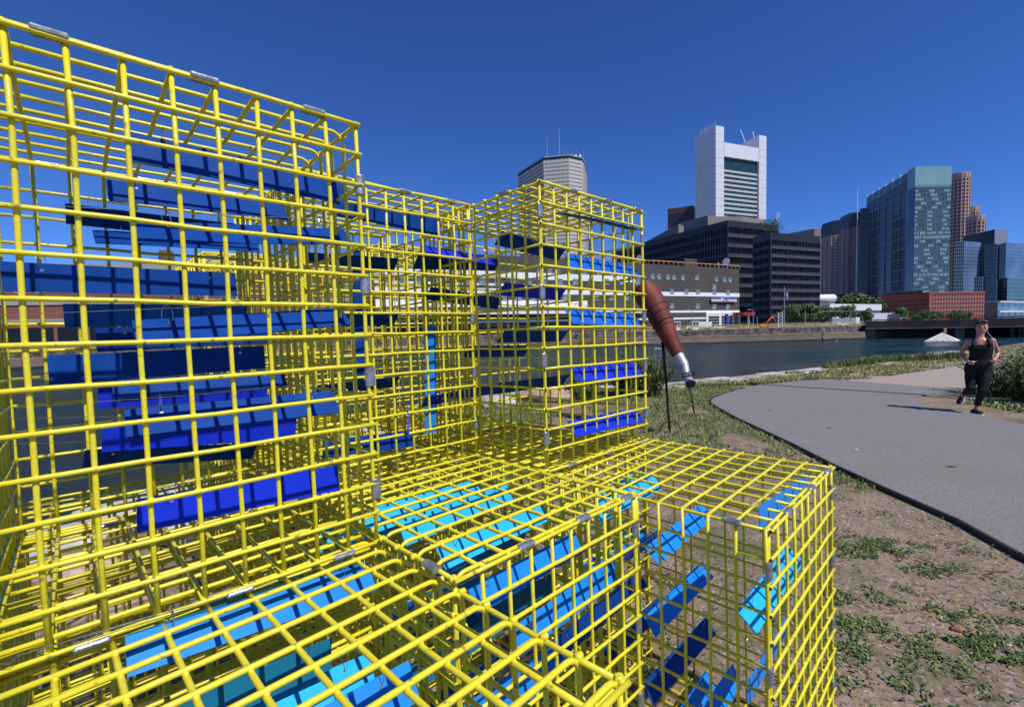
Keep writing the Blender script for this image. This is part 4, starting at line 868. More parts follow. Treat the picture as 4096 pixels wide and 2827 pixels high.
# 4, 5 two black office blocks
BK = mat('black_anodised',(0.030,0.028,0.030),0.45,0.3,0.2,.4); BKl = mat('grey_spandrel',(0.085,0.082,0.085),0.4,0.35,0.15,.5); BKg = mat('smoked_glass',(0.014,0.013,0.015),0.16,0,0.7,.25,spec=.6,col2=(0.035,0.033,0.037))
def black_block(nm, A, B, D, H, z0, rows, label, bays_l, bays_r):
    f_ = foot3(A,B,D); b_ = bld(nm, B, label); prismobj('glass_core', off_poly(f_,-.25), z0, H-.5, BKg, b_); dz = (H-z0-2.6)/rows
    prismobj('parapet', off_poly(f_,.12), H-2.6, H, BK, b_)
    for s,(p,q_),n_ in ((0,(f_[0],f_[1]),bays_l),(1,(f_[1],f_[2]),bays_r)):
        P_, t, L, nn = edge_frame(p,q_)
        for k in range(rows):
            z = H-2.6-dz*(k+1); qq = MB(); c0 = P_+t*L/2+nn*.05-Vector((b_.location.x,b_.location.y,.25)); qq.obox(c0+Vector((0,0,z+dz*.16)), t*L/2, nn*.22, Vector((0,0,dz*.16))); qq.obox(c0+Vector((0,0,z+dz*.36)), t*L/2, nn*.30, Vector((0,0,.10))); qq.build('spandrel', BKl if s else BK, b_)
        piers(b_,'column',p,q_,n_,z0,H-2.6,.5,BK,.16,.5)
        mq = MB()
        for k in range(n_*6+1):
            c0 = P_+t*(L*k/(n_*6))+nn*.02-Vector((b_.location.x,b_.location.y,.25)); mq.obox(c0+Vector((0,0,(z0+H)/2-1.3)), t*.06, nn*.2, Vector((0,0,(H-z0)/2-1.5)))
        o = mq.build('mullions', BK, b_); o['kind']='stuff'
    return b_
H=43.; b4 = black_block('black_office_block', at_z(2450,1003,H), at_z(2910,881,H), at_z(3113,901,H), H, .25, 10, 'long black glass office block stepping back behind the grey postal building', 9, 4)
GB = mat('taupe_panels',(0.21,0.19,0.18),0.8,0,0.06,.3)
for (pts,hh) in ((((2585,966),(2714,896),(2735,905)),48),(((2714,893),(2831,862),(2915,872)),52),(((2831,866),(2966,866),(3064,879)),50)):
    a,b_,c0 = [at_z(*p,hh) for p in pts]; f_ = foot3(a,b_,c0); prismobj('rooftop_plant', f_, 42.5, hh, GB, b4)
H=33.; b5 = black_block('black_office_block', at_z(3014,949,H), at_z(3082,929,H), at_z(3279,946,H), H, .25, 10, 'squarish black office block in front, behind the flagpole and trees', 3, 3)
q = MB(); a = at_z(3105,929,33.)-Vector((b5.location.x,b5.location.y,.25))
for k in range(12): q.tube([a+Vector((k*1.35,-.4,0)),a+Vector((k*1.35,-.4,1.1))],.04,4)
q.tube([a+Vector((0,-.4,1.1)),a+Vector((15,-.4,1.1))],.05,4); q.build('roof_rail', GREYM, b5)
o_ = mat('tinted_amber_glass',(0.20,0.12,0.06),0.2,0,0.5,.3)

# 6 grey postal building
UG = mat('grey_brown_wall',(0.068,0.062,0.057),0.85,0,0.10,.12,0.1,1,stretch=(1,1,.25)); UW = mat('white_band',(0.76,0.76,0.76),0.7,0,0.06,.4,stretch=(1,1,.3)); RB_ = mat('rusted_orange_rail',(0.62,0.27,0.07),0.7,0,0.35,.8)
WIN = mat('grey_window',(0.10,0.13,0.14),0.15,0,0.5,.6,col2=(0.30,0.36,0.36)); HT = 18.8
A = at_z(1490,993,HT); B = at_z(2957,1076,HT); nb = Vector((B.y-A.y, A.x-B.x, 0)).normalized()*-1
ub = bld('postal_building', B, 'long grey brown postal building with white bands and round portholes')
dz_ = Vector((-(B-A).y,(B-A).x,0)).normalized()*30
fu = [(A.x,A.y),(B.x,B.y),(B.x+dz_.x,B.y+dz_.y),(A.x+dz_.x,A.y+dz_.y)]
prismobj('wall', fu, .25, HT, UG, ub)
P_, t, L, nn = edge_frame(fu[0],fu[1]); org = Vector((ub.location.x,ub.location.y,.25))
def strip(nm, f0, f1, z0, z1, m, pr=.12, dp=.2):
    q = MB(); c0 = P_+t*(L*(f0+f1)/2)+nn*(pr-dp/2)+Vector((0,0,(z0+z1)/2))-org; q.obox(c0, t*L*(f1-f0)/2, nn*dp/2, Vector((0,0,(z1-z0)/2))); return q.build(nm, m, ub)
def fx(px):   # facade fraction under a pixel column
    d = ray(px,1300); a = np.array([[t.x,-d[0]],[t.y,-d[1]]]); s_ = np.linalg.solve(a, np.array([-P_.x,-P_.y])); return s_[0]/L
def fz(px,py):
    s_ = fx(px)*L; X = P_+t*s_; d = ray(px,py); return EYE+d[2]*(X.y/d[1])
for z0,z1,nm in ((fz(2900,1187),fz(2900,1172),'white_band'),(fz(2900,1249),fz(2900,1241),'white_band'),(fz(2750,1277),fz(2750,1270),'white_band')):
    strip(nm, 0 , 1 if z0>5 else fx(2822), z0, z1, UW)
strip('white_band', 0, fx(2560), fz(2560,1122)-.6, fz(2560,1122)+1.0, UW); strip('white_band', 0, fx(2300), fz(2300,1150), fz(2300,1142), UW)
strip('white_band', 0, fx(2350), fz(2350,1215)-.8, fz(2350,1215)+.8, UW); 
for px in (2575,2613,2638,2674,2698,2733,2866,2899,2921, 2160,2205,2235,2290,2345,2400,2455,2520):
    q = MB(); z = fz(px,1077+(px-2575)*.045+27); vs=[t*(1.0*math.cos(a_))+Vector((0,0,.85*math.sin(a_)))+nn*d_ for d_ in (-.1,.10) for a_ in [j*math.pi/8 for j in range(16)]]; q.add(vs,[tuple(range(16,32)),tuple(range(16))[::-1]]+[(j,(j+1)%16,16+(j+1)%16,16+j) for j in range(16)]); o = q.build('porthole', WIN, ub); o.location = P_+t*L*fx(px)+Vector((0,0,z))-org
wm = boxmesh('window',1.75,.3,1.6,WIN)
def uw(px,py):
    pos = P_+t*L*fx(px)-nn*.02; pos.z = fz(px,py); piece('window', wm, ub, pos, t)
for px,py in ((2788,1111),(2687,1166),(2745,1167),(2790,1168),(2856,1169),(2910,1171),(2856,1147),(2687,1224),(2790,1225),(2856,1226),(2910,1227)): uw(px,py)
for px in range(1560,2560,62): uw(px,1128+ (px-2560)*-.0 ); uw(px+20,1190)
# ground floor: glazed entrance, blue pier, red canopy, dark loading bays to the left
q0,q1 = fx(2822),fx(2957); strip('portal', q0, q1, .25, fz(2890,1249), UW, .35,.5)
DK = mat('dark_opening',(0.01,0.011,0.012),0.3)
for a,b_ in ((2830,2873),(2882,2925),(2933,2951)):
    strip('glazed_bay', fx(a), fx(b_), .3, fz(2880,1262), DK, .40,.5)
    for k in range(6): strip('glazing_bar', fx(a), fx(b_), .6+k*.8, .72+k*.8, UW, .44,.1)
BLU = mat('postal_blue',(0.015,0.05,0.36),0.4); REDC = mat('red_canopy',(0.50,0.018,0.015),0.45)
strip('blue_pier', fx(2895), fx(2903), .25, fz(2899,1257), BLU, .9,.6)
q = MB(); c0 = P_+t*L*fx(2941)+nn*3-org; q.obox(c0+Vector((0,0,4.4)), t*2.6, nn*2.0, Vector((0,0,.30))); q.obox(c0+Vector((0,0,4.85)), t*2.8, nn*2.1, Vector((0,0,.10))); q.build('canopy',REDC,ub)
q = MB(); q.tube([c0+t*2.2+Vector((0,0,0)),c0+t*2.3+Vector((0,0,4.2))],.35,8); q.build('canopy_column',WHITE,ub)
for k in range(14):
    f0 = .02+k*.031*1.5; strip('loading_bay', f0, f0+.030, .3, 4.6, DK, .05,.3)
strip('loading_canopy', 0, fx(2560), 5.0, 5.7, UW, 3.2, 3.2)
strip('taller_wall_panel', fx(2739), fx(2788), HT-2, HT+2.2, UG, .06, 3)
for k in range(0,60):
    q = MB() if k == 0 else q; c0 = P_+t*L*(k/59)+nn*.1-org; q.obox(c0+Vector((0,0,HT+.55)), t*.06, nn*.06, Vector((0,0,.5)))
q.obox(P_+t*L/2+nn*.1-org+Vector((0,0,HT+1.0)), t*L/2, nn*.05, Vector((0,0,.09))); q.build('roof_rail', RB_, ub)
for px,s_ in ((2925,1.25),(2891,.45),(2577,.8)):
    q = MB(); c0 = P_+t*L*min(1,fx(px))-nn*1.5-org+Vector((0,0,HT+1+s_)); q.tube([c0,c0+Vector((-.15,-.1,0))*s_,c0+Vector((-.35,-.25,.05))*s_],[s_*.3,s_*.8,s_],14,caps=True); q.tube([c0,c0-Vector((0,0,s_+1))],.15,5); q.build('satellite_dish', WHITE, ub)
# the sign: striped arms either side of a white board with a blue wedge emblem
SB = mat('sign_white',(0.8,0.8,0.8),0.4); SR = mat('sign_red',(0.55,0.03,0.05),0.4)
zt = fz(2890,1199); sg = empty('postal_sign', P_+t*L*fx(2890)+nn*.5+Vector((0,0,zt))); tag(sg,'blue and white postal sign board with striped side arms on the grey wall','sign')
TM = Matrix((t, nn*-1, Vector((0,0,1)))).transposed().to_4x4()
def sbox(nm, x0,x1,z0,z1,y,m,par=sg):
    q = MB(); q.box((x0,-y,z0),(x1,0,z1)); return q.build(nm, m, par, None if par is not sg else TM)
W2 = abs(fx(2940)-fx(2840))*L/2; BW = abs(fx(2904)-fx(2876))*L/2; HB = abs(fz(2890,1191)-fz(2890,1208))/2
for s in (-1,1):
    a,b_ = (s*W2, s*BW) if s < 0 else (s*BW, s*W2); ar = sbox('striped_arm',a,b_,-.62,.62,.2,SB)
    sbox('blue_stripe',a,b_,.10,.58,.24,BLU); sbox('red_stripe',a,b_,-.42,-.26,.24,SR)
sbox('board',-BW,BW,-HB,HB,.35,SB)
q = MB(); q.add([(-BW*.92,-.38,HB*.9),(BW*.92,-.38,HB*.9),(BW*.92,-.38,HB*.05),(-BW*.05,-.38,-HB*.1),(-BW*.92,-.38,-HB*.75),(-BW*.2,-.38,HB*.2)],[(0,5,1),(5,3,2),(5,2,1),(4,3,5)]); q.build('blue_emblem',BLU,sg,TM)
q = MB(); q.add([(-BW*.85,-.40,HB*.55),(BW*.05,-.40,HB*.18),(-BW*.5,-.40,-HB*.2)],[(0,2,1)]); q.build('white_wedge',SB,sg,TM)
text('UNITED STATES', .42, BLU, sg, TM @ Matrix.Translation((BW*.15,-.40,-HB*.42)) @ Matrix.Rotation(R(90),4,'X'), 'lettering', .01)
text('POSTAL SERVICE', .42, BLU, sg, TM @ Matrix.Translation((BW*.15,-.40,-HB*.72)) @ Matrix.Rotation(R(90),4,'X'), 'lettering', .01)

# 7 brick building with trailers, far left behind the cages
BRK = mat('red_brick',(0.23,0.085,0.060),0.85,0,0.12,3,0.2,10); GCN = mat('grey_coping',(0.36,0.33,0.30),0.8,0,0.08,.5)
HT=16.; A = at_z(-500,1050,HT); B = at_z(1478,1058,HT); bb = bld('brick_warehouse', B, 'long low red brick warehouse with grey bands, seen through the tall left cage')
A = Vector((-150,84,0)) if A.x < -150 else A
dz_ = Vector((-(B-A).y,(B-A).x,0)).normalized()*35; fb = [(A.x,A.y),(B.x,B.y),(B.x+dz_.x,B.y+dz_.y),(A.x+dz_.x,A.y+dz_.y)]
prismobj('wall', fb, .25, HT-1.4, BRK, bb); prismobj('parapet', off_poly(fb,.15), HT-1.4, HT, GCN, bb)
P7,t7,L7,n7 = edge_frame(fb[0],fb[1])
for z,hh in ((8.6,.8),(5.2,.7)):
    q = MB(); q.obox(P7+t7*L7/2+n7*.05+Vector((0,0,z))-Vector((bb.location.x,bb.location.y,.25)), t7*L7/2, n7*.15, Vector((0,0,hh/2))); q.build('stone_band', GCN, bb)
grid(bb,'window',fb[0],fb[1],26,[11.2],1.6,1.5,WIN,.05,.3); grid(bb,'loading_bay',fb[0],fb[1],16,[2.2],4.6,3.6,DK,.05,.3)
ch = bld('brick_chimney', at_y(668,1060,150), 'round brown brick chimney rising behind the brick warehouse'); z_ = at_y(668,1008,150).z
q = MB(); q.tube([(0,0,0),(0,0,z_-3),(0,0,z_-3),(0,0,z_-2),(0,0,z_)],[2.2,1.75,2.1,2.1,1.8],16); q.build('stack', mat('chimney_brick',(0.16,0.075,0.06),0.85,0,0.2,1), ch)
TRM = mat('trailer_white',(0.72,0.73,0.74),0.5,0,0.08,.8)
def vehicle_trailer(px, side, y=88):
    c0 = at_y(px,1350,y); c0.z=.25; e_ = empty('trailer', c0); tag(e_, 'white box trailer backed up to the brick warehouse', 'trailer', 'trailers parked by the brick warehouse')
    q = MB(); q.box((-1.3,0,1.1),(1.3,12,3.9)); q.build('box',TRM,e_); q = MB(); q.box((-1.2,-.03,1.2),(1.2,0.0,3.75)); q.build('rear_door',WHITE,e_)
    for x_ in (-1,1):
        q = MB(); q.tube([(x_-.2,1.5,.5),(x_+.2,1.5,.5)],.5,12); q.build('wheel',BLACK,e_)
    return e_
tl = ['white box trailer farthest left by the brick warehouse','white box trailer second from the left by the brick warehouse','white box trailer third from the left by the brick warehouse','white box trailer fourth from the left by the brick warehouse','grey white box trailer fifth from the left by the brick warehouse']
for px,l_ in zip((28,78,170,232,300),tl): tag(vehicle_trailer(px,0,92), l_)

# 8 big glass tower, right
GT = mat('glass_blue_dark',(0.012,0.018,0.034),0.10,0,0.45,.03,spec=.7,col2=(0.030,0.038,0.060)); GTM = mat('tower_mullion',(0.20,0.22,0.27),0.4,0.3,0.1,.4)  # left face: darker glass than the right, its shade put in the colour
GTR = mat('sunlit_teal_glass',(0.045,0.095,0.13),0.12,0,0.4,.06,spec=.7); GTT = mat('crown_glass',(0.20,0.36,0.36),0.25,0,0.06,.1); GLT = mat('turquoise_blinds',(0.24,0.40,0.42),0.5,0,0.15,.6)  # right face: lighter greenish glass, sunlight put in the colour
H=136.; A=at_z(3467,785,H);B=at_z(3662,668,H);D=at_z(3805,665,H);fg=foot3(A,B,D)
g8_ = bld('glass_office_tower', B, 'large blue green glass office tower with pale crown at the right','skyscraper')
prismobj('left_glass', [fg[0],fg[1],((fg[1][0]+fg[2][0])/2,(fg[1][1]+fg[2][1])/2),fg[3]], 14, H-1, GT, g8_)
f8 = [fg[1],fg[2],(fg[2][0]-2,fg[2][1]+25),(fg[1][0]+2,fg[1][1]+10)]; prismobj('right_glass', off_poly(f8,.3), 14, H-18, GTR, g8_); prismobj('crown', off_poly(f8,.35), H-18, H, GTT, g8_)
prismobj('podium', off_poly(fg,-2), .25, 14, BKl, g8_)
P_,t,L,nn = edge_frame(fg[0],fg[1]); o8=Vector((g8_.location.x,g8_.location.y,.25))
for k in range(7):
    q=MB(); c0=P_+t*(L*(.02+.86*k/6))-o8; q.obox(c0+nn*.3+Vector((0,0,(14+H-14)/2)), t*.45, nn*.4, Vector((0,0,(H-28)/2))); q.build('fin',GTM,g8_)
for k in range(11):
    q=MB(); q.obox(P_+t*L*.45-o8+nn*.25+Vector((0,0,18+k*9.8)), t*L*.43, nn*.3, Vector((0,0,.35))); q.build('ledge',GTM,g8_)
fine=MB()
for k in range(42): fine.obox(P_+t*L*.45-o8+nn*.05+Vector((0,0,16+k*2.75)), t*L*.44, nn*.12, Vector((0,0,.10)))
for k in range(60): fine.obox(P_+t*L*(k+.5)/60-o8+nn*.04+Vector((0,0,H/2+6)), t*.08, nn*.1, Vector((0,0,H/2-8)))
o=fine.build('mullions',GTM,g8_); o['kind']='stuff'
q=MB(); q.obox(P_+t*L*.885-o8+nn*.3+Vector((0,0,(H-22)/2+6)), t*1.6, nn*.5, Vector((0,0,(H-34)/2))); q.build('corner_pier',mat('pier_grey',(0.22,0.24,0.28),0.5),g8_)
for k in range(7):
    q=MB(); q.obox(P_+t*(L*(.02+.145*k))-o8+nn*.2+Vector((0,0,H-4)), t*.25, nn*.5, Vector((0,0,4.5))); q.build('crown_rib',WHITE,g8_)
crn=MB(); crn.obox(P_+t*L*.5-o8+nn*.1+Vector((0,0,H-5)), t*L*.49, nn*.15, Vector((0,0,3.8))); crn.build('crown_glazing',mat('grey_green_glazing',(0.06,0.10,0.11),0.2,0,.3,.4),g8_)
P_,t,L,nn = edge_frame(f8[0],f8[1]); fine=MB(); blinds=MB(); dkp=MB()
rr=random.Random(4)
for r_ in range(27):
    z=18+r_*3.72; fine.obox(P_+t*L/2-o8+nn*.4+Vector((0,0,z-1.6)), t*L/2, nn*.12, Vector((0,0,.16)))
    full = r_ in (1,6,15,16) ; ph = rr.random()*9
    for k in range(26):
        pz = P_+t*(L*(k+.5)/26)-o8+nn*.36+Vector((0,0,z))
        if (full and rr.random()<.85) or (not full and math.sin(k*.55+ph)+rr.random()*.7>.75): blinds.obox(pz+Vector((0,0,rr.uniform(-.1,.4))), t*(L/52-.22), nn*.05, Vector((0,0,rr.uniform(.7,1.25))))  # pale turquoise blinds in random runs, fuller on some floors
        elif rr.random()<.25: dkp.obox(pz, t*(L/52-.12), nn*.04, Vector((0,0,1.1)))
for k in range(27): fine.obox(P_+t*(L*k/26)-o8+nn*.42+Vector((0,0,H/2-1)), t*.14, nn*.1, Vector((0,0,H/2-15)))
for m_,nm,k in ((fine,'mullions',mat('teal_mullion',(0.14,0.20,0.23),0.4)),(blinds,'window_blinds',GLT),(dkp,'window_panes',GT)): o=m_.build(nm,k,g8_); o['kind']='stuff'

# 9 stepped pink stone towers left of it
PS = mat('pink_stone',(0.42,0.31,0.27),0.75,0,0.08,.3); PSd = mat('slate_glass_roof',(0.045,0.06,0.065),0.3,0,0.2,.3)
def fin_tower(pts, H, label, rows, cols):
    A,B,D=[at_z(*p,H) for p in pts]; f_=foot3(A,B,D); b_=bld('stone_office_tower',B,label,'skyscraper'); fb_=[(f_[0][0]-4,f_[0][1]+1),f_[1],(f_[2][0]+.5,f_[2][1]),f_[3]]
    prismobj('wall',off_poly(fb_,.0),.25,H-16,PS,b_); q=MB(); lo=rel(off_poly(fb_,0),b_); up_=rel(f_,b_); up_=[(p[0]*.9+.1*up_[2][0],p[1]) for p in up_]
    q.add([(p[0],p[1],H-16.25) for p in lo]+[(p[0],p[1],H-.25) for p in up_],[(4,5,6,7),(0,1,5,4),(1,2,6,5),(2,3,7,6),(3,0,4,7)]); q.build('sloped_roof',PSd,b_)
    for (p,q_),c_ in (((fb_[0],fb_[1]),cols),((fb_[1],fb_[2]),max(3,cols//3))):
        grid(b_,'window',p,q_,c_,[6+k*(H-24)/(rows-1) for k in range(rows)], edge_frame(p,q_)[2]/c_*.62, (H-24)/rows*.52, TWg,.05,.5,stuff=c_*rows>300)
        piers(b_,'pier',p,q_,max(2,c_//3),.5,H-17,1.0,PS,.5,.9)
fin_tower(((3288,898),(3326,884),(3358,880)),112.,'smaller of the two pink stone towers with sloped slate roof, on the left',26,9)
fin_tower(((3360,871),(3396,852),(3441,847)),121.,'larger pink stone tower with sloped roof beside the glass tower',30,9)
mt = bld('radio_mast', at_y(3429,900,500),'thin white mast standing behind the pink stone towers','mast'); q=MB(); q.tube([(0,0,0),(0,0,at_y(3429,757,500).z)],[.7,.25],5); q.build('mast_pole',WHITE,mt)
lb_ = bld('dark_curved_block', at_y(3460,900,430),'narrow dark green glazed block between the stone tower and the glass tower'); 
q=MB(); A=at_y(3441,842,430);B=at_y(3478,836,425); q.prism([(A.x-lb_.location.x,A.y-lb_.location.y),(B.x-lb_.location.x,B.y-lb_.location.y),(B.x*1.05-lb_.location.x,B.y*1.05-lb_.location.y),(A.x*1.05-lb_.location.x,A.y*1.05-lb_.location.y)],0,A.z); q.build('glass_core',GT,lb_)
for k in range(28): q=MB(); q.obox(((A.x+B.x)/2-lb_.location.x,(A.y+B.y)/2-lb_.location.y-.1,4+k*A.z/28),(Vector((B.x-A.x,B.y-A.y,0)))/2,(0,.3,0),(0,0,.7)); q.build('floor_band',PSd,lb_)

# 10 round towers behind
CT = mat('salmon_stone',(0.47,0.31,0.25),0.75,0,0.06,.2)
def round_tower(px, py, D_, rpx, label, rows, sides=18):
    c0=at_y(px,py,D_); r_=rpx/F_*D_; b_=bld('round_tower',c0,label,'skyscraper'); q=MB(); q.tube([(0,0,0),(0,0,c0.z-.25)],r_,28); o=q.build('glass_core',TWg,b_)
    q=MB(); q.tube([(0,0,-1.0),(0,0,1.0)],r_+.5,28); bm2=q.mesh('floor_band',[CT])
    for k in range(rows): link('floor_band',bm2,None,b_,Matrix.Translation((0,0,c0.z-3-k*4.6)))
    q=MB(); q.tube([(0,0,c0.z-6),(0,0,c0.z)],r_+.6,28); q.build('cornice',CT,b_)
    pm=boxmesh('pier',1.3,1.3,c0.z-2,CT)
    for k in range(sides):
        a=2*math.pi*k/sides; link('pier',pm,None,b_,Matrix.Translation(((r_+.35)*math.cos(a),(r_+.35)*math.sin(a),c0.z/2)) @ Matrix.Rotation(a,4,'Z'))
round_tower(3838,698,640,31,'tall round salmon stone tower right behind the glass tower',34)
round_tower(3884,831,660,23,'middle sized round salmon stone tower beside the tallest round one',26,14)
round_tower(3904,866,600,26,'shortest round salmon stone tower, rightmost of the three',22,14)

# 11 blue glass buildings at the right edge
BG = mat('sunlit_blue_glass',(0.05,0.11,0.24),0.08,0,0.5,.03,spec=.8,col2=(0.14,0.26,0.46)); BGD = mat('navy_glass',(0.008,0.014,0.035),0.1,0,0.5,.05,spec=.7); BGM=mat('pale_mullion',(0.22,0.28,0.34),0.4)
def glass_block(nm, pts, H, label, mats_, rows, cols, z0=.25):
    A,B,D=[at_z(*p,H) for p in pts]; f_=foot3(A,B,D); b_=bld(nm,B,label); P_,t,L,nn=edge_frame(f_[0],f_[1]); o0=Vector((b_.location.x,b_.location.y,.25))
    prismobj('glass_core',f_,z0,H,mats_[0],b_); q=MB(); P2,t2,L2,n2=edge_frame(f_[1],f_[2]); q.obox(P2+t2*L2/2+n2*.05-o0+Vector((0,0,(z0+H)/2)),t2*L2/2,n2*.1,Vector((0,0,(H-z0)/2))); q.build('sunny_face',mats_[1],b_)  # sun side in a lighter material, its sunlight put in the colour
    fm=MB()
    for (P_,t,L,nn),c_ in (((P_,t,L,nn),cols[0]),((P2,t2,L2,n2),cols[1])):
        for k in range(rows+1):
            q=MB(); q.obox(P_+t*L/2+nn*.12-o0+Vector((0,0,z0+(H-z0)*k/rows)),t*L/2,nn*.14,Vector((0,0,.16))); q.build('transom',BGM,b_)
        for k in range(c_+1): fm.obox(P_+t*L*k/c_+nn*.12-o0+Vector((0,0,(z0+H)/2)),t*.10,nn*.12,Vector((0,0,(H-z0)/2)))
    o=fm.build('mullions',BGM,b_); o['kind']='stuff'; return b_
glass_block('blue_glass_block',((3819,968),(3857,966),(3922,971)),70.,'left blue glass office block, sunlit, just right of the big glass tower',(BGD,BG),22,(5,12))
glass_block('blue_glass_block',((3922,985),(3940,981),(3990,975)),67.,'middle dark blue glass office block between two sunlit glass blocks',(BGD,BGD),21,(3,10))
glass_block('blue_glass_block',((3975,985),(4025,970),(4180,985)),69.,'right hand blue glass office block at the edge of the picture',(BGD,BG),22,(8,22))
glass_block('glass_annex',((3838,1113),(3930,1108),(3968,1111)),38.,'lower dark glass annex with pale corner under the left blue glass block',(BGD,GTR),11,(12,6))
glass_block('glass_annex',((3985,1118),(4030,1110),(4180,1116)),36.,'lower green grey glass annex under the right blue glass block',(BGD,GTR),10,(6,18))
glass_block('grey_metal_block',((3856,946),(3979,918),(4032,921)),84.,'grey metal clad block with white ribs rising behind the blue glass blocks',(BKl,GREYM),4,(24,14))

# 12 brick warehouse by the bridge
BR2 = mat('orange_brick',(0.34,0.095,0.058),0.85,0,0.10,.6); H=18.3
A=at_z(3526,1184,H);B=at_z(3719,1169,H);D=at_z(3939,1166,H);fw_=foot3(A,B,D); w12=bld('brick_loft_building',B,'orange red brick loft building with rows of arched windows behind the bridge')
prismobj('wall',fw_,.25,H,BR2,w12); prismobj('cornice',off_poly(fw_,.25),H-.9,H+.15,mat('brick_cornice',(0.30,0.085,0.055),0.85),w12); prismobj('roof_shed',[(fw_[0][0]+3,fw_[0][1]+1),(fw_[1][0]-3,fw_[1][1]+2),(fw_[1][0],fw_[1][1]+9),(fw_[0][0]+6,fw_[0][1]+9)],H,H+1.6,BK,w12)
zs=[2.6+k*2.72 for k in range(6)]
WD = mat('dark_sash',(0.02,0.02,0.022),0.2,0,.4,1); STN=mat('pale_lintel',(0.5,0.42,0.36),0.8)
grid(w12,'window',fw_[1],fw_[2],19,zs,1.15,1.75,WD,.06,.3,.03,.99); grid(w12,'window',fw_[0],fw_[1],16,zs[:5],1.1,1.7,WD,.06,.3,.03,.97)
for z in zs:
    for (a,b_) in ((fw_[1],fw_[2]),):
        P_,t,L,nn=edge_frame(a,b_); q=MB()
        for k in range(19): q.obox(P_+t*L*(.03+.96*(k+.5)/19)+nn*.05-Vector((w12.location.x,w12.location.y,.25))+Vector((0,0,z-.98)),t*.65,nn*.1,Vector((0,0,.10)))
        o=q.build('sills',STN,w12); o['kind']='stuff'
# 13 white low building, tank, brown roofed block, right gallery
WB = mat('white_render',(0.62,0.64,0.66),0.6,0,0.06,.4); H=9.6
A=at_z(3300,1216,H);B=at_z(3320,1215,H);D=at_z(3527,1217,H);f_=foot3(A,B,D); b13=bld('white_office_building',B,'low white two storey building with ribbon windows behind the trees')
prismobj('glass_core',off_poly(f_,-.4),.25,H-.3,TWg,b13)
for z0,z1 in ((H-3.2,H),(H-7.4,H-4.6),(.3,1.4)): prismobj('white_band',f_,z0,z1,WB,b13)
b14=bld('grey_depot',at_y(3540,1300,165),'pale grey depot wall with dark end at the bridge head'); q=MB(); q.box((-4.5,0,0),(1,9,3.6)); q.build('wall',WB,b14); q=MB(); q.box((1.05,-.4,0),(5.0,9,3.2)); q.build('dark_end',BKl,b14)
tk=bld('white_tank',at_y(3300,1190,230),'white rounded rooftop tank between the black block and the trees','tank'); q=MB(); q.tube([(-4.6,0,12.2),(-4.2,0,12.2),(4.2,0,12.2),(4.9,0,12.2)],[1.5,1.9,1.9,1.2],16); q.build('tank_body',WHITE,tk); q=MB(); q.box((-4,-1,0),(4,1,10.6)); q.build('plinth',GB,tk)
b15=bld('flat_roofed_block',at_y(3250,1000,330),'brown grey flat roofed block peeping out between black block and stone towers'); A=at_y(3195,938,330);B=at_y(3258,916,330);D=at_y(3284,916,330); q=MB(); q.prism([(p.x-b15.location.x,p.y-b15.location.y+k_) for p,k_ in ((A,20),(B,0),(D,0))]+[(D.x-b15.location.x,20)],0,B.z); q.build('wall',GB,b15)
HG=13.; A=at_z(3942,1205,HG);B=at_z(3992,1203,HG);D=at_z(4200,1209,HG);f_=foot3(A,B,D); b16=bld('glazed_gallery',B,'low grey and glass building with white roof slab at the right edge'); prismobj('wall',[f_[0],f_[1],(f_[1][0],f_[1][1]+20),f_[3]],.25,HG-.8,mat('grey_brick',(0.13,0.10,0.09),.8),b16)
P_,t,L,nn=edge_frame(f_[1],f_[2]); o16=Vector((b16.location.x,b16.location.y,.25)); q=MB(); q.obox(P_+t*L/2-o16-nn*6+Vector((0,0,6)),t*L/2,nn*5,Vector((0,0,6))); q.build('glazing',BG,b16)
for z,hh in ((HG-.6,.5),(5.2,.55)): q=MB(); q.obox(P_+t*L/2-o16-nn*4+Vector((0,0,z)),t*L/2,nn*5.3,Vector((0,0,hh))); q.build('roof_slab',WB,b16)
piers(b16,'mullion',f_[1],f_[2],9,.5,HG-1,.3,WB,-.8,.3)

# cranes on the skyline
CRR=mat('crane_red',(0.45,0.06,0.05),0.5)
def lattice(nm,p0,p1,wd,m,par,n_=14):
    d=(p1-p0); t_=d.normalized(); s_=t_.cross(Vector((0,1,0))).normalized()*wd/2; q=MB(); q.tube([p0-s_,p1-s_],wd*.10,4); q.tube([p0+s_,p1+s_],wd*.10,4)
    for k in range(n_): a=p0+d*k/n_; b_=p0+d*(k+1)/n_; q.tube([a-s_*(1 if k%2 else -1),b_+s_*(1 if k%2 else -1)],wd*.07,4)
    return q.build(nm,m,par)
def crane(pts,D_,label,wd=2.2):
    P3=[at_y(*p,D_) for p in pts]; o=empty('tower_crane',(P3[0].x,P3[0].y,.25)); tag(o,label,'crane'); org=Vector(o.location)
    lattice('tower',Vector((0,0,0)),P3[0]-org,wd,CRR,o,22)
    if len(P3)>1: lattice('jib',P3[0]-org,P3[1]-org,wd*.8,WHITE if len(P3)<3 else CRR,o); 
    return o
crane(((2386,930),(2382,960)),300,'thin red crane mast on the skyline between corner cage and black block',1.3)
crane(((3098,925),(3115,850)),260,'small red and white crane jib above the black office block',1.4)
crane(((1748,792),(1765,838),(1,1)),420,'red crane top showing just above the set back cage',2.6)

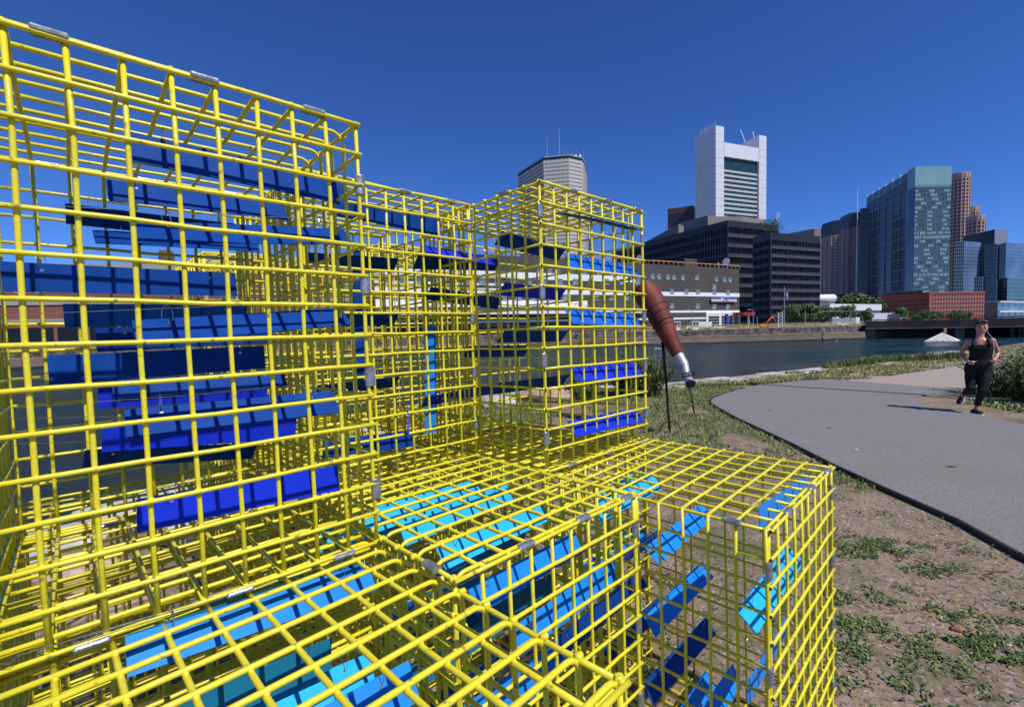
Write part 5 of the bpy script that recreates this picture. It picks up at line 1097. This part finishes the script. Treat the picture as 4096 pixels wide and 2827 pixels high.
# ------------------------------------------------------------------ far quay: fence, lamps, vehicles, trees
YF=mat('yellow_fence_paint',(0.60,0.42,0.06),0.6,0,0.15,1); fe=empty('quay_fence',(50,115,.25)); tag(fe,'long yellow railing along the top of the far quay','fence')
ft=MB(); fr=MB()
def along(x):  # quay line
    xs=[p[0] for p in FW]; ys=[p[1] for p in FW]; return float(np.interp(x,xs,ys))+.8
xx=26.0
pm=boxmesh('fence_post',.07,.07,.95,YF)
while xx<90:
    link('fence_post',pm,None,fe,Matrix.Translation((xx-50,along(xx)-115,.47))); xx+=1.5
for z in (.92,.66,.35):
    q=MB(); q.tube([(x_-50,along(x_)-115,z) for x_ in (26,42,60,75,90)],.05,4); q.build('fence_rail',YF,fe)
fe2=empty('quay_fence',(-30,95,.25)); tag(fe2,'pale grey railing on the far quay seen through the left cages','fence')
pm2=boxmesh('fence_post',.08,.08,1.1,GREYM)
xx=-95.
while xx<26: link('fence_post',pm2,None,fe2,Matrix.Translation((xx+30,along(xx)-95,.55))); xx+=2.0
for z in (1.05,.6): q=MB(); q.tube([(x_+30,along(x_)-95,z) for x_ in (-95,-82,-43,15,26)],.05,4); q.build('fence_rail',GREYM,fe2)
def pole(px,py_top,y,label,cat='lamp post',arm=0,r_=.11):
    c0=at_y(px,1300,y); c0.z=.25; top=at_y(px,py_top,y).z-.25; o=empty('lamp_post',c0); tag(o,label,cat); q=MB(); q.tube([(0,0,0),(0,0,top)],[r_,r_*.7],6); q.build('pole',GREYM,o)
    if arm: q=MB(); q.tube([(0,0,top),(arm,0,top+.1)],.07,5); q.obox((arm,0,top+.1),(.35,0,0),(0,.2,0),(0,0,.1)); q.build('lamp_head',GREYM,o)
    return o
pole(2768,1240,122,'lamp post with small arm in front of the postal building',arm=-1.1); pole(3013,1239,122,'lamp post on the quay left of the orange excavator',arm=-1.1); pole(2967+62,1268,126,'short dark lamp post against the black office block')
pole(3221,1241,124,'plain grey pole between two round trees',cat='pole'); pole(3402,1245,124,'signal pole with long arm right of the trees',arm=-8,cat='signal pole'); pole(3329,1270,124,'short grey pole beside the parked white truck trailer',cat='pole')
pole(3552,1255,140,'twin lamp post at the bridge head',arm=1.5)
fp_=pole(3137,1146,121,'tall white flagpole in front of the black office block',cat='flagpole',r_=.14); fp_.name='flagpole'; top=at_y(3137,1148,121).z-.25
FLR=mat('flag_cloth',(0.42,0.16,0.24),0.7,0,.5,3,col2=(0.6,0.5,0.58)); FLB=mat('flag_canton',(0.05,0.06,0.2),.7)
q=MB(); q.add([(.1+.12*i+.06*math.sin(i),.15*math.sin(i*1.1),top-.3-(.16*i)-j*.9) for i in range(8) for j in (0,1,2)],[(i*3+j,i*3+j+1,i*3+j+4,i*3+j+3) for i in range(7) for j in (0,1)]); fl_=q.build('flag',FLR,None); fl_.parent=None
fl_.location=fp_.location; fl_.data.materials.append(FLB)
for i,p in enumerate(fl_.data.polygons): p.material_index = 1 if (i%2==0 and i<7) else 0
tag(fl_,'small american flag hanging limp from the tall flagpole','flag')
lt=empty('lattice_mast',(at_y(3121,1300,121).x,121,.25)); tag(lt,'short white lattice mast beside the flagpole','mast'); zt=at_y(3121,1248,121).z-.25; 
for dx in (-.55,.55): q=MB(); q.tube([(dx,0,0),(dx,0,zt)],.09,5); q.build('leg',WHITE,lt)
for k in range(5): q=MB(); q.tube([(-.55,0,k*zt/5),(.55,0,(k+1)*zt/5)],.06,4); q.build('brace',WHITE,lt)
EX=mat('excavator_orange',(0.75,0.13,0.02),0.45); ex=empty('excavator',(at_y(3058,1300,122).x,122,.25)); tag(ex,'orange excavator with bent boom working on the far quay','excavator')
q=MB(); q.box((-1.9,-1.2,0),(1.5,1.2,.7)); q.build('tracks',BLACK,ex); q=MB(); q.box((-2.2,-1.2,.75),(.6,1.2,1.7)); q.box((-2.1,-1.1,1.7),(-.6,1.1,2.1)); q.build('body',EX,ex); q=MB(); q.box((-.3,-1.1,1.7),(1.0,.2,2.9)); q.build('cab',EX,ex); q=MB(); q.box((-.2,-1.14,2.0),(.9,-1.1,2.8)); q.build('cab_window',DK,ex)
for nm,a,b_,w_ in (('boom',(.8,.5,1.6),(3.0,.5,4.6),.35),('boom',(3.0,.5,4.6),(4.9,.5,5.3),.32),('stick',(4.9,.5,5.3),(6.3,.5,2.2),.26)):
    q=MB(); q.tube([a,b_],w_,6); q.build(nm,EX,ex)
q=MB(); q.obox((6.5,.5,1.6),(.5,0,.1),(0,.4,0),(-.1,0,.5)); q.build('bucket',BLACK,ex); ex.scale=(.5,.5,.5)
def car(px,y,label,L_c=4.4,m=WHITE,h=1.45,cat='car',yaw=0,sc=.62):
    o=empty('parked_car',(at_y(px,1300,y).x,y,.25)); o.scale=(sc,sc,sc); tag(o,label,cat); o.rotation_euler=(0,0,yaw); l=L_c/2
    q=MB(); prof=[(-l,.35),(-l,.85),(-l*.80,.95),(-l*.42,h),(l*.25,h),(l*.52,.95),(l*.95,.80),(l,.35)]
    q.add([(x_,-.85,z) for x_,z in prof]+[(x_,.85,z) for x_,z in prof],[tuple(range(8)),tuple(range(8,16))[::-1]]+[(i,(i+1)%8,8+(i+1)%8,8+i) for i in range(8)]); q.build('body',m,o)
    q=MB(); q.add([(x_,-.87,z) for x_,z in ((-l*.66,.98),(-l*.40,h-.1),(l*.22,h-.1),(l*.44,.98))],[(0,1,2,3)]); q.build('side_window',DK,o)
    for x_ in (-l*.62,l*.6):
        q=MB(); q.tube([(x_,-.9,.33),(x_,-.6,.33)],.33,12); q.build('wheel',BLACK,o)
    return o
car(2876,120.5,'white hatchback car on the far quay in front of the postal entrance'); car(3368,124,'small white car parked on the far quay by the trailer'); 
tr=empty('delivery_truck',(at_y(2790,1300,121).x,121,.25)); tag(tr,'white box truck on the far quay in front of the postal building','truck')
for nm,lo,hi,m in (('cargo_box',(-1.8,-1.2,.9),(6.2,1.2,3.6),TRM),('cab',(-4.4,-1.15,.6),(-2.0,1.15,2.3),WHITE),('bonnet',(-5.4,-1.05,.6),(-4.4,1.05,1.5),WHITE),('windscreen',(-4.2,-1.18,1.5),(-2.6,-1.15,2.2),DK)): q=MB(); q.box(lo,hi); q.build(nm,m,tr)
for x_ in (-4.3,3.5,4.7): q=MB(); q.tube([(x_,-1.2,.5),(x_,-.8,.5)],.5,12); q.build('wheel',BLACK,tr)
for px,lab in ((2780,'white guard booth with large windows on the far quay'),(2706,'white open sided shelter on the far quay beside the horn')):
    o=empty('guard_booth',(at_y(px,1300,118).x,118,.25)); tag(o,lab,'booth')
    for x_ in (-1.2,0,1.2): q=MB(); q.box((x_-.1,-.9,0),(x_+.1,.9,2.4)); q.build('frame',WHITE,o)
    q=MB(); q.box((-1.5,-1.1,2.4),(1.5,1.1,2.65)); q.build('roof',WHITE,o); q=MB(); q.box((-1.08,-.7,.9),(-.12,.7,2.3)); q.box((.12,-.7,.9),(1.08,.7,2.3)); q.build('glazing',WIN,o); q=MB(); q.box((-1.2,-.95,0),(1.2,-.88,.85)); q.build('lower_panel',WHITE,o); o.scale=(.6,.6,.8)
tr.scale=(.55,.55,.55)
tq=empty('trailer',(at_y(3385,1300,128).x,128,.25)); tag(tq,'long grey semi trailer parked right of the round trees','trailer'); q=MB(); tq.scale=(.55,.55,.55); q.box((-7,0,1.1),(4.6,2.5,3.7)); q.build('box',mat('trailer_grey',(0.30,0.31,0.36),.5),tq); q=MB(); q.box((4.7,0,.8),(6.6,2.5,3.9)); q.build('front_panel',WHITE,tq)
for x_ in (-5,-4): q=MB(); q.tube([(x_,-.1,.5),(x_,.3,.5)],.5,12); q.build('wheel',BLACK,tq)

TGN=[mat('crown_mid',(0.060,0.110,0.024),0.6,0,.3,.8),mat('crown_light',(0.13,0.20,0.045),0.6,0,.3,.8),mat('crown_dark',(0.035,0.07,0.018),0.6,0,.3,.8)]
def tree(px, y, w_, h_, label, seed, n_=2600, lift=.25, group=None, name='leafy_tree', y0=.25):
    r_=np.random.default_rng(seed); c0=at_y(px,1300,y); o=empty(name,(c0.x,y,y0)); tag(o,label,'tree',group); q=MB(); q.tube([(0,0,0),(.1,0,h_*.35),(0,0,h_*.7)],[h_*.028,h_*.02,h_*.008],7)
    for k in range(5): a=k*1.3+seed; q.tube([(0,0,h_*(.28+.05*k)),(math.cos(a)*w_*.28,math.sin(a)*w_*.2,h_*(.5+.06*k))],[h_*.014,h_*.005],5)
    q.build('trunk',WETW,o)
    nl=16; lc=np.stack([r_.uniform(-.36,.36,nl)*w_,r_.uniform(-.30,.30,nl)*w_,h_*(lift+.12+(.72-lift)*r_.random(nl))],-1); lr=r_.uniform(.13,.24,nl)*w_
    k=r_.integers(0,nl,n_); d=r_.normal(0,1,(n_,3)); d/=np.linalg.norm(d,axis=1)[:,None]; P_=lc[k]+d*(lr[k]*(.55+.5*r_.random(n_)))[:,None]*np.array([1,.9,.8])
    s_=h_*.030*r_.uniform(.6,1.5,n_); a=r_.normal(0,1,(n_,3)); a/=np.linalg.norm(a,axis=1)[:,None]; b_=np.cross(a,d+.01); b_/=np.linalg.norm(b_,axis=1)[:,None]+1e-6
    V=np.stack([P_-a*s_[:,None]-b_*s_[:,None]*.6,P_+a*s_[:,None]-b_*s_[:,None]*.6,P_+a*s_[:,None]+b_*s_[:,None]*.6,P_-a*s_[:,None]+b_*s_[:,None]*.6],1).reshape(-1,3)
    link('crown',face_np(V,np.arange(4*n_).reshape(-1,4),'crown',TGN,r_.choice(3,n_,p=[.5,.28,.22])),None,o)['kind']='stuff'
tree(3180,133,7.2,6.4,'broad round green tree right of the flagpole, left of the pair',11,3600); tree(3262,134,8.2,6.4,'broad round green tree, right one of the pair beyond the yellow fence',12,4200)
tree(3322,140,6.0,6.0,'smaller tree merging with the right side of the round pair',13,2200); tree(3378,150,6.5,6.4,'dark green tree in front of the white two storey building, left of centre',14,2200); tree(3457,136,4.6,5.2,'dark small tree in front of the white building right of the trailer',15,2000)
for i,(px,w_,h_,lab) in enumerate(((3345,11,16.5,'dark tree behind the left end of the white two storey building'),(3395,14,18.5,'tallest dark tree behind the middle of the white two storey building'),(3455,13,17,'dark tree behind the right end of the white two storey building'),(3505,10,15,'low dark tree behind the white building nearest the brick loft'))): tree(px,262,w_,h_,lab,20+i,2000,.45)
for i,(px,w_,h_,lab) in enumerate(((3592,9,9.5,'tallest green tree at the bridge head in front of the shaded brick wall'),(3640,8,7.0,'round green tree second from the bridge head'),(3690,10,7.4,'wide green tree below the corner of the brick loft building'),(3745,9,6.8,'green tree under the left part of the sunny brick wall'),(3800,9,7.0,'green tree under the middle of the sunny brick wall'),(3850,7,6.6,'green tree under the right part of the sunny brick wall'),(3565,6,6.0,'small green tree at the very start of the bridge'))): tree(px,198,w_*.85,h_*.66,lab,30+i,2200,.15)
tree(3082,168,8.0,4.5,'small green rooftop tree on the long black office block',44,900,.1,y0=33.0)
for i,(px,w_) in enumerate(((2996,3.2),(2962,2.0))): tree(px,130,w_,1.7,('low green hedge clump right of the red canopy','small green hedge clump under the red canopy')[i],50+i,500,.0)

# ------------------------------------------------------------------ bridge, piles, floating pyramid, gulls
BRG=mat('dark_bridge_steel',(0.035,0.024,0.022),0.7,0,0.25,.5,col2=(0.075,0.048,0.042)); BRC=mat('bridge_concrete',(0.20,0.16,0.13),.9,0,.2,.4)
b0=at_y(3462,1300,118); b1=Vector((150,78,0)); bd=empty('road_bridge',(b0.x,118,-.78)); tag(bd,'low dark road bridge crossing the channel on the right','bridge'); org=Vector(bd.location)
P0_=Vector((b0.x,118,0)); d=b1-P0_; d.z=0; L=d.length; t=d.normalized(); nn=Vector((t.y,-t.x,0))
q=MB(); q.obox(P0_+d/2-nn*5-org+Vector((0,0,.95)),d/2,nn*5,Vector((0,0,.25))); q.build('deck',BRC,bd)
q=MB(); q.obox(P0_+d/2-org+Vector((0,0,.35)),d/2,nn*.3,Vector((0,0,.95))); q.build('girder',BRG,bd); q=MB(); q.obox(P0_+d/2+nn*.35-org+Vector((0,0,-.62)),d/2,nn*.15,Vector((0,0,.10))); q.build('girder_flange',BRC,bd)
q=MB(); q.obox(P0_+d/2+nn*.1-org+Vector((0,0,1.55)),d/2,nn*.08,Vector((0,0,.12)));
q.build('parapet_rail',BRG,bd); pmm=boxmesh('parapet_post',.12,.12,.6,BRG)
for k in range(int(L/2)): link('parapet_post',pmm,None,bd,Matrix.Translation(P0_+t*k*2+nn*.1-org+Vector((0,0,1.35))))
for a,w_ in ((1.0,2.0),(17.5,1.4)): q=MB(); q.obox(P0_+t*a-nn*5-org+Vector((0,0,-2.0)),t*w_/2,nn*4.6,Vector((0,0,1.5))); q.build('pier',BRC,bd)
for a_,w2 in ((8.6,7.6),(42,22)): q=MB(); q.obox(P0_+t*a_-nn*9.6-org+Vector((0,0,-1.7)),t*w2,nn*.3,Vector((0,0,1.9))); q.build('shade_backing',BK,bd)  # black sheets added behind the openings to stand for under-bridge shade
pl_=MB(); pl_.tube([(0,0,-3.6),(0,0,-.5)],.22,7); plm=pl_.mesh('timber_pile',[mat('timber_pile',(0.045,0.04,0.033),.8,0,.5,1.2,col2=(0.20,0.19,0.16))])
rr=random.Random(2)
for k in range(70): link('timber_pile',plm,None,bd,Matrix.Translation(P0_+t*(26+k*.62+rr.uniform(-.15,.15))-nn*(.3+rr.random()*1.2)-org) @ Matrix.Rotation(rr.uniform(-.03,.03),4,'X'))
for k in range(10): q=MB(); q.obox(P0_+t*(29+k*4.4)-nn*5-org+Vector((0,0,-2)),t*.5,nn*4,Vector((0,0,1.5))); q.build('pier',BK,bd)
for px,y,lab,m_ in ((3612,126,'white and red van on the road beyond the bridge',WHITE),(3720,121,'silver car on the road beyond the bridge',GREYM)):
    d_=ray(px,1290); s_=((P0_.x*d_[1]-P0_.y*d_[0])/(d_[0]*t.y-d_[1]*t.x)); yy_=172; pos=Vector((d_[0]/d_[1]*yy_,yy_,0))
    o=car(px,pos.y,lab,5.2 if 'van' in lab else 4.5,m_,2.1 if 'van' in lab else 1.5,'van' if 'van' in lab else 'car',0,.9); o.location=(pos.x,pos.y,.25)
    if 'van' in lab: q=MB(); q.box((1.2,-.9,.9),(2.5,-.86,1.9)); q.build('red_panel',REDC,o)
PY=mat('pyramid_sheet',(0.62,0.60,0.56),.7,0,.18,1.2,.3,3); pc_=at_z(3769,1364,-3.0); py_=empty('floating_pyramid',pc_); tag(py_,'white panelled pyramid floating on the water left of the runner','pyramid')
hh=(1364-1331)/F_*pc_.y; s_=(3845-3760)/F_*pc_.y*.80; cs=[(s_*math.cos(a),s_*math.sin(a),0) for a in (R(-95+90*k) for k in range(4))]; q=MB(); q.add(cs+[(0,0,hh)],[(0,1,4),(1,2,4),(2,3,4),(3,0,4),(3,2,1,0)]); q.build('hull',mat('pyramid_joint',(0.25,0.24,0.22),.8),py_)
rr=random.Random(5)
for f in range(4):
    a=Vector(cs[f]);b_=Vector(cs[(f+1)%4]);ap=Vector((0,0,hh)); nrm=(b_-a).cross(ap-a).normalized()
    for r_ in range(5):
        n_=5-r_
        for k in range(n_):
            lo0=a.lerp(ap,r_/5);lo1=b_.lerp(ap,r_/5);up0=a.lerp(ap,(r_+1)/5);up1=b_.lerp(ap,(r_+1)/5)
            p=[lo0.lerp(lo1,k/n_+.012),lo0.lerp(lo1,(k+1)/n_-.012),up0.lerp(up1,(k+1)/n_-.012) if up0!=up1 else ap,up0.lerp(up1,k/n_+.012)]
            q=MB(); vs=[x_+nrm*.01 for x_ in p]+[x_+nrm*(.05+rr.random()*.03) for x_ in p]; q.add(vs,[(4,5,6,7),(0,1,5,4),(1,2,6,5),(2,3,7,6),(3,0,4,7)]); q.build('panel',PY,py_)
gm=MB(); gm.ball((0,0,.09),(.24,.12,.11),0,8,6); gm.ball((.2,0,.22),(.07,.06,.07),0,6,5); gm.tube([(.14,0,.12),(.2,0,.2)],.05,5); gme=gm.mesh('gull',[WHITE])
for i,(px,py) in enumerate(((2622,1397),(2633,1396),(2641,1398),(2649,1397),(3346,1366))):
    o=link('gull',gme); o.location=at_z(px,py,-3.0); o.rotation_euler=(0,0,i*1.3); tag(o,'lone white gull floating far out in mid channel' if i==4 else ('leftmost','second from left','second from right','rightmost')[i%4]+' of the four white gulls floating behind the horn','gull',None if i==4 else 'gulls floating behind the horn')
tank=0
